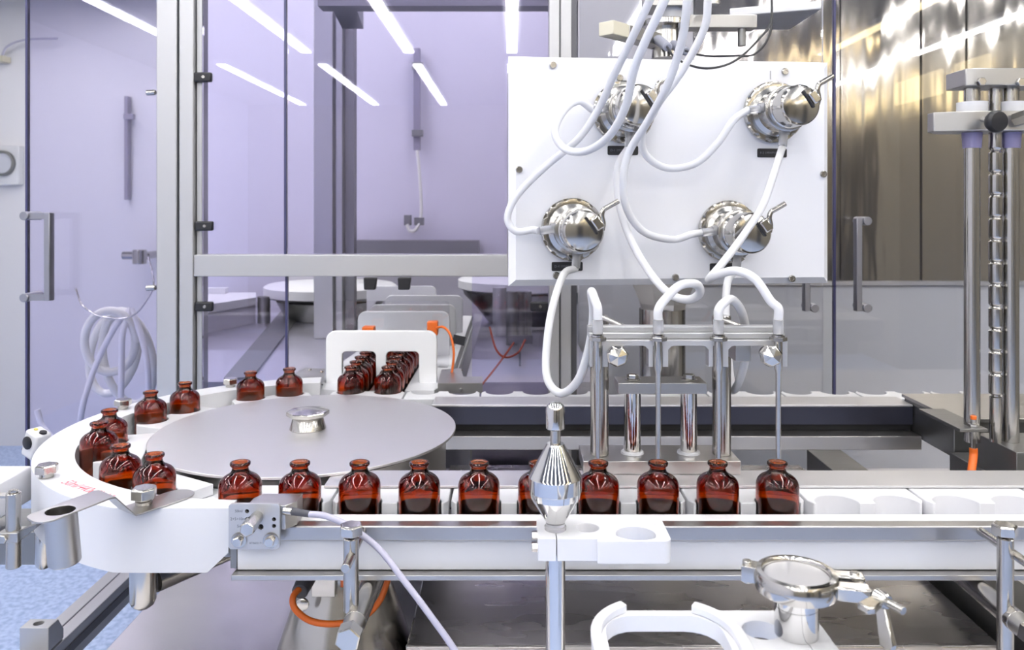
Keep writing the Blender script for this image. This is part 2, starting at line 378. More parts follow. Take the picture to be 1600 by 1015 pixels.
# handwriting in red marker
def mline(s, p, q, size):
    p = Vector(p); q = Vector(q); x = (q - p).normalized(); y = Vector((-x.y, x.x, 0)); z = Vector((0, 0, 1))
    mx = Matrix(((x.x, y.x * 1.3 + x.x * .35, 0, p.x), (x.y, y.y * 1.3 + x.y * .35, 0, p.y), (0, 0, 1, p.z), (0, 0, 0, 1)))
    return text_bm(s, size, .00006, mx)
pa = A(103, 763, .858); pb = A(182, 781, .800)
obj('handwriting', mline('50ml/440x2h 14', (-.4745, .8530, 1.0421), (-.395, .8000, 1.0421), .0128), 'red_ink', body, label='red handwritten marker note')
# hex bolts
def hbolt(x, y, z, parent, rot=0.0, s=1.0):
    b = obj('bolt', lathe(nb(), [(.0070 * s, 0), (.0072 * s, .004 * s), (.0060 * s, .0045 * s), (.0060 * s, .0050 * s)], (x, y, z), seg=28), 'steel_round', parent)
    obj('bolt_head', hexa(nb(), (x, y, z + .0050 * s), (x, y, z + .0138 * s), .0118 * s, phase=rot), 'chrome_soft', b, bevel=.0003, ang=10)
for x, y, r in ((-.4986, .871, .3), (-.559, 1.168, .1), (-.454, 1.311, .2)): hbolt(x, y, 1.0421, g, r)
# sensor on the ring's far left side
t = thing('photo_sensor', 'small white sensor with a round black lens at the left end of the ring', 'sensor', (-.625, 1.03, 1.02))
mx = Matrix.Translation((-.634, 1.080, 1.020)) @ Matrix.Rotation(R(-25), 4, 'Z') @ Matrix.Rotation(R(18), 4, 'Y')
obj('housing', box(nb(), -.010, .014, -.010, .012, -.020, .016, mx), 'white_soft', t, bevel=.003)
obj('bracket', box(nb(), -.626, -.5850, 1.074, 1.086, .999, 1.004), 'steel', t)
obj('lens', lathe(nb(), [(.0085, 0), (.0085, .0015), (.007, .0022), (0, .0018)], mx @ Vector((0, -.0101, .001)), mx.to_3x3() @ Vector((0, -1, 0)), 28), 'black', t)
obj('dial', lathe(nb(), [(.0048, 0), (.0045, .002), (0, .002)], mx @ Vector((.009, .002, .0161)), mx.to_3x3() @ Vector((0, 0, 1)), 20), 'black', t)
obj('cap', lathe(nb(), [(.0028, 0), (.0025, .001), (0, .001)], mx @ Vector((-.003, 0, .0161)), mx.to_3x3() @ Vector((0, 0, 1)), 12), mat('yellow_window', (.6, .5, .1), .4), t)
obj('screw', lathe(nb(), [(.003, 0), (.0028, .003), (0, .003)], mx @ Vector((-.0101, -.004, -.015)), mx.to_3x3() @ Vector((-1, 0, 0)), 14), 'steel_round', t)

# ================================================================ FRONT RAIL
g = thing('guide_rail', 'long front conveyor rail in steel and white plastic', 'conveyor rail', (.2, .78, .98))
obj('guard_strip', box(nb(), -.262, .78, .7855, .8005, 1.010, 1.0288), 'white', g, bevel=.0008)
obj('top_channel', box(nb(), -.262, .78, .7705, .7850, 1.0145, 1.0285), 'steel_bar', g, bevel=.0012)
obj('skirt', box(nb(), -.262, .78, .7755, .7850, .9850, 1.0140), 'white_soft', g, bevel=.0006)
obj('lower_bar', box(nb(), -.2645, .78, .7650, .7870, .9795, .9845), 'steel_bar', g, bevel=.0006)
obj('end_piece', box(nb(), -.2690, -.2625, .7760, .7990, .9860, 1.0100), 'steel_dark', g, bevel=.0006)
solo('cover_strip', box(nb(), -.20, .80, .8640, .9150, 1.0325, 1.0350), 'steel_disc', 'long flat brushed steel strip covering the back edge of the front blocks', 'strip', bevel=.0004)
# support of the front run under the cover
solo('chain_beam', box(nb(), -.03, .80, .8760, .9120, .990, 1.0000), 'steel_dark', 'dark steel beam under the front chain blocks', 'beam')
# ================================================================ BACK RUN
g = thing('back_beam', 'long steel beam with dark blue face along the back chain run', 'conveyor beam', (.2, 1.24, .97))
obj('cover', box(nb(), -.12, .60, 1.2160, 1.2690, 1.0330, 1.0360), 'steel_disc', g, bevel=.0005)
obj('face_plate', box(nb(), -.12, .60, 1.2165, 1.2210, 1.0065, 1.0325), 'navy', g)
obj('shadow_gap', box(nb(), -.12, .60, 1.2240, 1.2320, .990, 1.0320), 'black_void', g, label='black strip for the shaded gap')  # solid black strip stands in for shade in the gap
obj('lower_bar', box(nb(), -.12, .60, 1.1900, 1.2230, .9760, .9960), 'steel_bar', g, bevel=.0008)
obj('core', box(nb(), -.12, .60, 1.2330, 1.2640, .965, 1.0320), 'steel_dark', g)

# ================================================================ BRACKET WITH CUP
g = thing('cup_bracket', 'bent steel strap bracket holding a dark open steel cup by the ring', 'bracket', (-.39, .70, 1.02))
path = [(Vector((-.334, .8120, 1.0426)), .0155), (Vector((-.3620, .7680, 1.0426)), .0155), (Vector((-.3700, .7500, 1.0675)), .0155), (Vector((-.4080, .6800, 1.0675)), .0155)]
d = Vector((-.6, -.8, 0)).normalized(); s = Vector((.8, -.6, 0))
def strap(path, th):
    bm = nb(); rings = []
    for i, (p, w_) in enumerate(path):
        rings.append([bm.verts.new(p + s * w_), bm.verts.new(p - s * w_), bm.verts.new(p - s * w_ + Vector((0, 0, th))), bm.verts.new(p + s * w_ + Vector((0, 0, th)))])
    for a, b in zip(rings, rings[1:]):
        for i in range(4): bm.faces.new([a[i], a[(i + 1) % 4], b[(i + 1) % 4], b[i]])
    bm.faces.new(rings[0]); bm.faces.new(rings[-1]); return bm
pts = []
P0 = Vector((-.334, .8120, 1.0424))
for k in range(7):
    a = pi / 2 * k / 6; pts.append((P0 - d * (.0155 * cos(a)), max(.0005, .0155 * sin(a))))
pts += [(Vector((-.3600, .7720, 1.0424)), .0155), (Vector((-.3625, .7660, 1.0432)), .0155), (Vector((-.3720, .7470, 1.0665)), .0155), (Vector((-.3745, .7420, 1.0675)), .0155)]
P1 = Vector((-.3965, .6900, 1.0675))
for k in range(7):
    a = pi / 2 * k / 6; pts.append((P1 + d * (.0115 * sin(a)), .0155 * cos(a) ** .6 if k < 6 else .0025))
sb = strap(pts, .0016)
cc = Vector((-.3900, .7020, 1.0675)); cxd = Vector((.03, .10, -1)).normalized()
sb = cut(sb, [lathe(nb(), [(.0118, -.02), (.0118, .02)], cc, cxd, 36)])
obj('strap', sb, 'steel', g, bevel=.0003)
obj('cup', lathe(nb(), [(0, .0430), (.0118, .0428), (.0118, 0), (.0132, 0), (.0132, .0445), (.0125, .0455), (0, .0455)], cc - cxd * .0003, cxd, 40), 'steel', g)
b = obj('bolt', lathe(nb(), [(.0078, 0), (.0080, .003), (.0065, .0038), (.0066, .0060)], (-.3560, .7860, 1.0442), seg=28), 'steel_round', g)
obj('bolt_head', hexa(nb(), (-.3560, .7860, 1.0502), (-.3560, .7860, 1.0605), .0122, phase=.25), 'chrome_soft', b, bevel=.0004, ang=10)
# support rods under ring
g = thing('ring_support', 'steel rod with rounded end holding up the white guide ring', 'support rod', (-.365, .80, .93))
obj('post', lathe(nb(), [(0, 0), (.006, .001), (.0105, .0045), (.0125, .0095), (.0125, .0455)], (-.3650, .8040, .9340), seg=32), 'steel_round', g)
obj('arm', cyl(nb(), (-.3580, .8160, .9560), (-.2500, .9850, .9560), .0112, 24), 'steel_round', g)
g = thing('support_pin', 'short round ended steel pin hanging behind the steel cup', 'support rod', (-.50, .88, .93))
obj('post', lathe(nb(), [(0, 0), (.005, .001), (.0075, .004), (.0085, .008), (.0085, .045)], A(68, 888, .885), seg=28), 'steel_round', g)
# ================================================================ OUTFEED at left edge and its stand
solo('outfeed_guide', box(nb(), -.95, -.560, .886, .948, .990, 1.0300), 'white', 'flat white plastic guide running off beyond the left end of the ring', 'guide', bevel=.002)
solo('drip_tray', prism(nb(), [(-.95, .90), (-.52, .90), (-.50, .94), (-.50, .97), (-.95, .97)], .935, .972), 'steel_dark', 'dark steel channel below the white outfeed guide', 'tray', bevel=.001)
g = thing('guide_stand', 'slim steel rod stand with a small clamp at the left edge', 'stand', (-.52, .85, .95))
x0, y0 = A(21, 800, .845).x, .845
obj('rod', cyl(nb(), (x0, y0, .957), (x0, y0, 1.0345), .0072, 24, .0006), 'steel_round', g)
obj('arm', box(nb(), x0 - .09, x0 + .006, y0 - .005, y0 + .005, 1.0300, 1.0330), 'steel', g, bevel=.0005)
obj('cap', hexa(nb(), (x0, y0, 1.0346), (x0, y0, 1.0375), .0045), 'steel_round', g)
cl = obj('clamp', box(nb(), x0 - .011, x0 + .010, y0 - .0095, y0 + .010, .9860, .9960), 'steel', g, bevel=.0006)
obj('screw', hexa(nb(), (x0 - .004, y0 - .0096, .9905), (x0 - .004, y0 - .013, .9905), .0045), 'steel_round', cl)
obj('wing', prism(nb(), [(0, 0), (.018, .014), (.018, .017), (0, .010)], -.006, .006, Matrix.Translation((x0 + .009, y0, .9865)) @ FACE), 'steel_dark', g)

# ================================================================ SCALE PLATE
g = thing('scale_plate', 'square engraved steel plate with hex knob and volume marks', 'adjuster plate', (-.24, .757, 1.01))
pl = prism(nb(), rrect(-.2634, -.2160, 1.0132, 1.0552, .003), -.7590, -.7552, FACE)
holes = [(-.2462, 1.0485), (-.2462, 1.0410), (-.2462, 1.0348), (-.2212, 1.0410), (-.2212, 1.0348), (-.2335, 1.0340)]
plc = cut(pl, [lathe(nb(), [(.0019 if i < 5 else .0026, -.003), (.0019 if i < 5 else .0026, .0085)], (x, .7520, z), (0, 1, 0), 20) for i, (x, z) in enumerate(holes)])
plate = obj('plate', plc, 'alu', g, bevel=.0004)
obj('backing', box(nb(), -.258, -.217, .7592, .7600, 1.018, 1.050), 'black_void', g)
obj('mount_block', prism(nb(), [(-.2480, .7602), (-.2120, .7602), (-.2040, .772), (-.2040, .7925), (-.2420, .7925), (-.2480, .780)], 1.0295, 1.0520), 'steel', g, bevel=.0006)
tm = nb()
for s_, x, z, sz in (('50ml', -.2575, 1.0475, .0036), ('2+5+10ml', -.2618, 1.0402, .0036), ('5ml', -.2555, 1.0335, .0036), ('RT0602171.7', -.2440, 1.0180, .0026)):
    merge(tm, text_bm(s_, sz, .00003, Matrix.Translation((x, .75515, z)) @ FACE))
obj('engraving', tm, 'dark_ink', plate)
kb = obj('knob', lathe(nb(), [(.0055, 0), (.0058, .004), (.0052, .012)], (-.2365, .7551, 1.0435), (0, -1, 0), 24), 'steel_round', g)
obj('knob_head', hexa(nb(), (-.2365, .7430, 1.0435), (-.2365, .7240, 1.0435), .0068, .0008, .4), 'chrome_soft', kb, bevel=.0003, ang=10)
for x, z in ((-.2535, 1.0220), (-.2240, 1.0220)):
    b = obj('bolt', lathe(nb(), [(.0072, 0), (.0072, .0012), (.0050, .0016)], (x, .7551, z), (0, -1, 0), 28), 'steel_round', g)
    obj('bolt_head', hexa(nb(), (x, .7534, z), (x, .7480, z), .0047, .0004, .3), 'chrome_soft', b, ang=10)
# sensor cable plugged into the block
g = thing('sensor_cable', 'grey cable with metal plug hanging down from the scale plate', 'cable', (-.20, .76, 1.04))
p0 = A(443, 797, .762)
obj('plug', cyl(nb(), p0, p0 + Vector((.0085, -.001, -.0006)), .0040, 20, .0004), 'steel_round', g)
obj('boot', cyl(nb(), p0 + Vector((.0085, -.001, -.0006)), p0 + Vector((.0255, -.003, -.0024)), .0036, 20, 0, .0030), 'grey_boot', g)
obj('wire', tube(nb(), [p0 + Vector((.0250, -.003, -.0024)), A(510, 806, .752), A(545, 822, .748), A(590, 855, .735), A(630, 905, .72), A(670, 958, .71), A(712, 1018, .70), A(740, 1075, .69)], .0029, 16), 'grey_cable', g)

# ================================================================ GUIDE POSTS (front)
def guide_post(x, y, zb, lab, rodx, lowx, knobp, zlow_y0, head_r=.0115):
    g = thing('rail_stand', lab, 'stand', (x, y, zb), 'steel rail stands')
    r = .0068
    obj('post', lathe(nb(), [(r, 0), (r, 1.0385 - zb - .0008), (r - .0008, 1.0385 - zb), (.0030, 1.0385 - zb)], (x, y, zb), seg=32), 'steel_round', g)
    obj('neck', cyl(nb(), (x, y, 1.0386), (x, y, 1.0410), .0028, 16), 'black_void', g)
    obj('knob', hexa(nb(), (x, y + .001, 1.0411), (x, y + .001, 1.0500), .0108, phase=.25), 'chrome_soft', g, bevel=.0004, ang=10)
    obj('cross_rod', cyl(nb(), (rodx, .7704, 1.0240), (rodx, y - .030, 1.0240), .0040, 20, .0004), 'steel_round', g)
    lo = obj('support_rod', cyl(nb(), (lowx, .90, .9690), (lowx - .004, y - .012, .9690), .0098, 28, .0006), 'steel_round', g)
    obj('socket', lathe(nb(), [(.0098, 0), (.0098, .004), (.0082, .012), (.0080, .016)], (lowx - .004, y - .012, .9690), (0, -1, 0), 32), 'steel', lo)
    obj('end_nut', hexa(nb(), (lowx - .0045, y - .028, .9690), (lowx - .0045, y - .042, .9690), .0110, .001, .3), 'chrome_soft', lo, ang=10)
guide_post(-.1425, .720, .9740, 'steel rod stand with hex knob crossing the rail beside the grey cable', -.1415, -.1330, 0, 0)
guide_post(.4370, .720, .870, 'steel rod stand with hex knob in front of the rail near the right edge', .4440, .4450, 0, 0)

# ================================================================ PROBE AND HOLDER
px = .0364; py = .682
g = thing('probe_holder', 'white plastic clamp block with round holes on a steel post', 'holder', (px, py, .88))
poly = []
def arc(cx, cy, r, a0, a1, n=8): return [(cx + r * cos(R(a0 + (a1 - a0) * k / n)), cy + r * sin(R(a0 + (a1 - a0) * k / n))) for k in range(n + 1)]
poly = [(.0213, .6620), (.0700, .6620)] + arc(.0735, .6700, .0130, 250, 270, 3) + arc(.1225, .6640, .0070, 270, 360) + arc(.1225, .7010, .0070, 0, 90) + [(.083, .7085), (.0740, .7030), (.0213, .7030)]
hb = prism(nb(), poly, 1.0425, 1.0610)
hb = cut(hb, [lathe(nb(), [(.0232, 1.0565), (.0232, 1.07)], (.1040, .6825, 0), seg=48), lathe(nb(), [(.0168, 1.03), (.0168, 1.07)], (.1040, .6825, 0), seg=48),
              lathe(nb(), [(.0098, 1.0465), (.0098, 1.07)], (.0635, .6850, 0), seg=36), box(nb(), px - .0004, px + .0004, .650, .676, 1.03, 1.07)])
obj('clamp_block', hb, 'white', g, bevel=.0008)
obj('post', cyl(nb(), (px, py, .83), (px, py, 1.0424), .0083, 32), 'chrome', g)
for z in (1.0560, 1.0470):
    obj('screw', hexa(nb(), (.0212, .680, z), (.0165, .680, z), .0042, .0005), 'steel_round', g, ang=10)
g = thing('probe', 'polished steel double cone probe with a cylindrical cap, standing on the white clamp', 'probe', (px, py, 1.061))
obj('collar', lathe(nb(), [(.0092, 0), (.0092, .0025), (.0082, .0035), (.0080, .0055)], (px, py, 1.0611), seg=40), 'sleeve', g, label='clear plastic collar')
obj('body', lathe(nb(), [(.0078, .0056), (.0084, .0068), (.0205, .0265), (.0216, .0320), (.0222, .0325), (.0224, .0440), (.0219, .0452), (.0080, .0700), (.0074, .0716)], (px, py, 1.0611), seg=64), 'chrome', g, ang=20)
obj('neck', lathe(nb(), [(.0044, .0716), (.0044, .0836)], (px, py, 1.0611), seg=24), 'steel_round', g)
obj('cap', lathe(nb(), [(.0068, .0836), (.0079, .0846), (.0080, .1005), (.0072, .1035), (.0048, .1058), (.0, .1064)], (px, py, 1.0611), seg=40), 'chrome', g)

# lower right holder
g = thing('cup_holder', 'white plastic plate holder with a big rounded opening and raised lips', 'holder', (.13, .5, 1.03))
HC = (.1010, .5250)
poly = [(HC[0] - .0495, .44)] + arc(HC[0], HC[1], .0495, 180, 124, 8) + [(.2075, .5662), (.2075, .44)]
hb = prism(nb(), poly, 1.0385, 1.0500)
hb = cut(hb, [prism(nb(), rrect(.0620, .1400, .4450, .5595, .022), 1.02, 1.06), lathe(nb(), [(.0122, 1.02), (.0122, 1.06)], (.1655, .5400, 0), seg=40), box(nb(), .1905, .1911, .43, .53, 1.02, 1.06)])
obj('plate', hb, 'white', g, bevel=.0008)
for a0, a1, sx in ((180, 120, -1), (0, 58, 1)):
    pin = arc(HC[0], HC[1], .0430, a0, a1, 10); pout = arc(HC[0], HC[1], .0500, a1, a0, 10)
    obj('lip', prism(nb(), [(HC[0] + sx * .0430, .445)] + pin + pout + [(HC[0] + sx * .0500, .445)], 1.0502, 1.0560), 'white', g, bevel=.0008)
obj('screw', hexa(nb(), (.2076, .495, 1.044), (.2120, .495, 1.044), .0045), 'steel_round', g)
obj('mount_post', cyl(nb(), (.1800, .500, .87), (.1800, .500, 1.0383), .009, 28), 'chrome', g)
# sanitary clamp on its ferrule
g = thing('sanitary_clamp', 'polished steel pipe clamp with wing nut on a short ferrule', 'pipe clamp', (.1865, .535, 1.05))
cx, cy = .1872, .535
obj('ferrule', lathe(nb(), [(.0140, 0), (.0140, .018), (.0142, .0182), (.0142, .0188), (.0140, .019), (.0140, .026), (.0190, .0300)], (cx, cy, 1.0502), seg=48), 'chrome', g)
obj('lid', lathe(nb(), [(.0216, .0300), (.0216, .0375), (.0205, .0385), (.0150, .0388), (.0, .0392)], (cx, cy, 1.0502), seg=48), 'steel_disc', g)
rb = lathe(nb(), [(.0218, .0275), (.0262, .0290), (.0270, .0320), (.0270, .0375), (.0255, .0410), (.0222, .0415), (.0212, .0400), (.0210, .0386), (.0218, .0384)], (cx, cy, 1.0502), seg=64)
# open ring: remove end caps made by lathe
fs = [f for f in rb.faces if len(f.verts) > 8]; bmesh.ops.delete(rb, geom=fs, context='FACES_ONLY')
ring = obj('ring', rb, 'chrome_soft', g)
dl = Vector((cos(R(155)), sin(R(155)), 0)); dr = Vector((cos(R(-12)), sin(R(-12)), 0)); UP = Vector((0, 0, 1))
def dirbox(bm, o, dx, l0, l1, w0, w1, z0, z1):
    dy = UP.cross(dx); mx = Matrix(((dx.x, dy.x, 0, o.x), (dx.y, dy.y, 0, o.y), (0, 0, 1, o.z), (0, 0, 0, 1)))
    return box(bm, l0, l1, w0, w1, z0, z1, mx)
oc = Vector((cx, cy, 1.0502))
obj('hinge', merge(dirbox(nb(), oc, dl, .024, .0345, -.006, .006, .0300, .0405), cyl(nb(), oc + dl * .0315 + UP * .0275, oc + dl * .0315 + UP * .0425, .0032, 20, .0004)), 'chrome_soft', g, bevel=.001)
lug = obj('lug', dirbox(nb(), oc, dr, .0225, .0430, .001, .0105, .0330, .0400), 'chrome_soft', g, bevel=.0012)
obj('rivet', lathe(nb(), [(.0032, 0), (.0026, .0013), (0, .0016)], oc + dr * .037 + UP.cross(dr) * .006 + UP * .0400, seg=20), 'steel_round', lug)
obj('lug', dirbox(nb(), oc, dr, .0225, .0440, -.0135, -.003, .0295, .0385), 'chrome_soft', g, bevel=.0012)
dn = Vector((.42, -.90, 0)).normalized(); bo = oc + dr * .0385 + UP * .0340
wn = obj('wing_nut', cyl(nb(), bo + dn * .0140, bo + dn * .0225, .0062, 24, .001, .0050), 'chrome_soft', g)
obj('bolt', cyl(nb(), bo - dn * .004, bo + dn * .0340, .0026, 18, .0004), 'steel_round', g)
sd = dn.cross(UP).normalized()
for a, nm in ((8, 1), (-78, 1)):
    q = (sd * cos(R(a)) + UP * sin(R(a))).normalized(); o0 = bo + dn * .018; nrm = q.cross(dn)
    mxx = Matrix(((q.x, dn.x, nrm.x, o0.x), (q.y, dn.y, nrm.y, o0.y), (q.z, dn.z, nrm.z, o0.z), (0, 0, 0, 1)))
    obj('wing', prism(nb(), [(.003, -.004), (.026, .004), (.027, .0125), (.022, .0135), (.003, .004)], -.0022, .0022, mxx), 'chrome_soft', wn, bevel=.001)

# ================================================================ FILLING STATION
g = thing('needle_bridge', 'steel base plate with two posts carrying the needle bar', 'bridge', (.166, .93, 1.03))
obj('base_plate', box(nb(), .0790, .2535, .9000, .9620, 1.0352, 1.0500), 'steel', g, bevel=.0008)
for x in (.0995, .2385): obj('post', cyl(nb(), (x, .925, 1.0501), (x, .925, 1.2080), .0105, 32, .0008), 'steel_round', g)
# comb clamp plate
NX = [.0867, .1479, .2089, .2693]
poly = [(.0790, 1.1960)]
fz, tz, az = 1.1690, 1.1960, 1.1905
for i, x in enumerate(NX):
    l = .0075 if i else .0077
    poly_l = x - .0095
    if i: poly += [(poly_l - .006, az), (poly_l - .003, az - .0008), (poly_l, az - .004), (poly_l, fz)]
    else: poly += [(.0790, fz)]
    poly += [(x - .0048, fz), (x - .0048, fz + .0215), (x + .0048, fz + .0215), (x + .0048, fz)]
    if i < 3: poly += [(x + .0105, fz), (x + .0105, az - .004), (x + .0135, az - .0008), (x + .0165, az)]
    else: poly += [(.2795, fz), (.2795, 1.1960)]
obj('comb_clamp', prism(nb(), poly, -.8380, -.8240, FACE), 'alu', g, bevel=.0004)
for x in (.1020, .2385): obj('arm', box(nb(), x - .008, x + .008, .8382, .9140, 1.172, 1.190), 'steel', g, bevel=.0006)
obj('needle_rail', merge(box(nb(), .0790, .2795, .8325, .8560, 1.1963, 1.2020), box(nb(), .0790, .2795, .8400, .8560, 1.2020, 1.2075)), 'alu', g, bevel=.0006)
for x in (.1045, .2570):
    k = obj('knob', cyl(nb(), (x, .8238, 1.1835), (x, .8120, 1.1835), .0070, 20), 'steel_dark', g)
    obj('knob_head', lathe(nb(), [(.0095, 0), (.0112, .002), (.0112, .0070), (.0095, .010), (0, .0130)], (x, .8120, 1.1835), (0, -1, 0), 7, .2), 'chrome_soft', k, bevel=.0006, ang=10)
for x in (.1080, .2310):
    obj('cross_pin', cyl(nb(), (x - .010, .88, 1.2120), (x + .010, .855, 1.2050), .0030, 14), 'steel_round', g)
    
NL = ['leftmost thin steel filling needle', 'second thin steel filling needle from the left', 'third thin steel filling needle from the left', 'rightmost thin steel filling needle']
for i, x in enumerate(NX):
    g = thing('filling_needle', NL[i] + ' over the front row of bottles', 'filling needle', (x, .822, 1.077), 'filling needles in the needle bar')
    obj('tube', lathe(nb(), [(.0018, 0), (.0026, .0), (.0027, .086), (.0042, .0915), (.0042, .1180)], (x, .822, 1.0775), seg=24), 'steel_round', g)
    obj('nut', hexa(nb(), (x, .822, 1.1962), (x, .822, 1.2000), .0088, .0004, .2), 'steel_round', g, ang=10)
    obj('collar', lathe(nb(), [(.0065, 0), (.0065, .0020), (.0040, .0025), (.0036, .006)], (x, .822, 1.2001), seg=24), 'steel_round', g)
    obj('sleeve', lathe(nb(), [(.0052, 0), (.0054, .001), (.0054, .0140), (.0048, .0145)], (x, .822, 1.2030), seg=24), 'sleeve', g)
g = thing('piston_bridge', 'two chrome pistons joined by a bolted steel crossbar behind the needles', 'piston unit', (.168, .93, 1.05))
for x in (.1377, .2021):
    p = obj('piston', cyl(nb(), (x, .930, 1.0520), (x, .930, 1.1218), .0095, 32), 'chrome', g)
    obj('seal', lathe(nb(), [(.0098, 0), (.0132, 0), (.0125, .0022), (.0098, .003)], (x, .930, 1.0502), seg=36), 'white', p, label='white ring seal')
    obj('nut', lathe(nb(), [(.0085, 0), (.0088, .0012), (.0070, .0016)], (x, .928, 1.1342), seg=24), 'steel_round', g)
    obj('bolt_head', hexa(nb(), (x, .928, 1.1358), (x, .928, 1.1405), .0066, .0005, .3), 'chrome_soft', g, ang=10)
obj('crossbar', box(nb(), .1190, .2185, .9100, .9480, 1.1220, 1.1340), 'steel', g, bevel=.0006)
# column behind
g = thing('support_column', 'round steel column with a flared faceted top under the pump panel', 'column', (.2275, 1.46, .80))
obj('shaft', lathe(nb(), [(.041, 0), (.041, .369)], (.2700, 1.460, .781), seg=40), 'steel_round', g)
obj('flare', lathe(nb(), [(.041, 0), (.043, .01), (.078, .090)], (.2700, 1.460, 1.150), seg=8, phase=.3), 'steel', g, ang=10)
obj('head', box(nb(), .20, .34, 1.37, 1.53, 1.2465, 1.30), 'steel_dark', g)
obj('arm', box(nb(), .22, .32, 1.22, 1.37, 1.2465, 1.30), 'steel_dark', g)

# ================================================================ PUMP PANEL
ang = R(6.0); uu = Vector((cos(ang), sin(ang), 0)); nn = Vector((sin(ang), -cos(ang), 0)); PO = Vector((-.0036, 1.030, 1.2305))
PM = Matrix(((uu.x, 0, nn.x, PO.x), (uu.y, 0, nn.y, PO.y), (0, 1, 0, PO.z), (0, 0, 0, 1)))   # local (u, z, n)
def onp(px_, py_):
    dd = Vector(((px_ - HX) / F, 1, -(py_ - HY) / F)); o = Vector((0, 0, CZ)); s_ = (PO - o).dot(nn) / dd.dot(nn); p = o + dd * s_
    return (p - PO).dot(uu), p.z - PO.z
W_, H_ = .4268, .2930
g = thing('pump_panel', 'large white square panel with sloped edges carrying four pumps', 'panel', (.2, 1.05, 1.23))
bm = nb(); b_ = .0085
back = [bm.verts.new(PM @ Vector(v)) for v in ((0, 0, -.012), (W_, 0, -.012), (W_, H_, -.012), (0, H_, -.012))]
mid = [bm.verts.new(PM @ Vector(v)) for v in ((0, 0, -.008), (W_, 0, -.008), (W_, H_, -.008), (0, H_, -.008))]
fr = [bm.verts.new(PM @ Vector(v)) for v in ((b_, b_, 0), (W_ - b_, b_, 0), (W_ - b_, H_ - b_, 0), (b_, H_ - b_, 0))]
bm.faces.new(back); bm.faces.new(fr)
for i in range(4):
    j = (i + 1) % 4; bm.faces.new([back[i], back[j], mid[j], mid[i]]); bm.faces.new([mid[i], mid[j], fr[j], fr[i]])
face = obj('face_plate', bm, 'panel', g, ang=10)
obj('rear_box', box(nb(), .012, W_ - .012, .012, H_ + .001, -.145, -.0125, PM), 'steel', g)
for px_, py_ in ((864, 102), (1226, 112), (811, 265), (1286, 272), (869, 430), (1055, 433), (1237, 435), (968, 122)):
    u, v = onp(px_, py_)
    obj('screw', lathe(nb(), [(.0046, .0001), (.0046, .0022), (.0036, .0036), (.0020, .0036), (.0018, .0026), (0, .0026)], PM @ Vector((u, v, 0)), nn, 20), 'steel_round', g)
u, v = onp(1199, 124)
obj('number', text_bm('1', .0165, .00005, PM @ Matrix.Translation((u, v, .0002))), 'grey_ink', face, label='grey number 1')
for k, (px_, py_, s_) in enumerate(((973, 235, 'D-1 1MWP120E'), (1206, 239, 'F-2 1MWP100E'), (886, 416, 'D-4 1MW102000E'), (1132, 418, 'D-3 1MWP120E'))):
    u, v = onp(px_, py_)
    tg = obj('name_tag', prism(nb(), rrect(u - .0200, u + .0200, v - .0058, v + .0058, .0018), .0001, .0012, PM), 'black', g, label='black engraved name tag')
    obj('tag_text', text_bm(s_, .0042, .00003, PM @ Matrix.Translation((u - .0165, v - .0012, .0013))), 'tag_ink', tg)
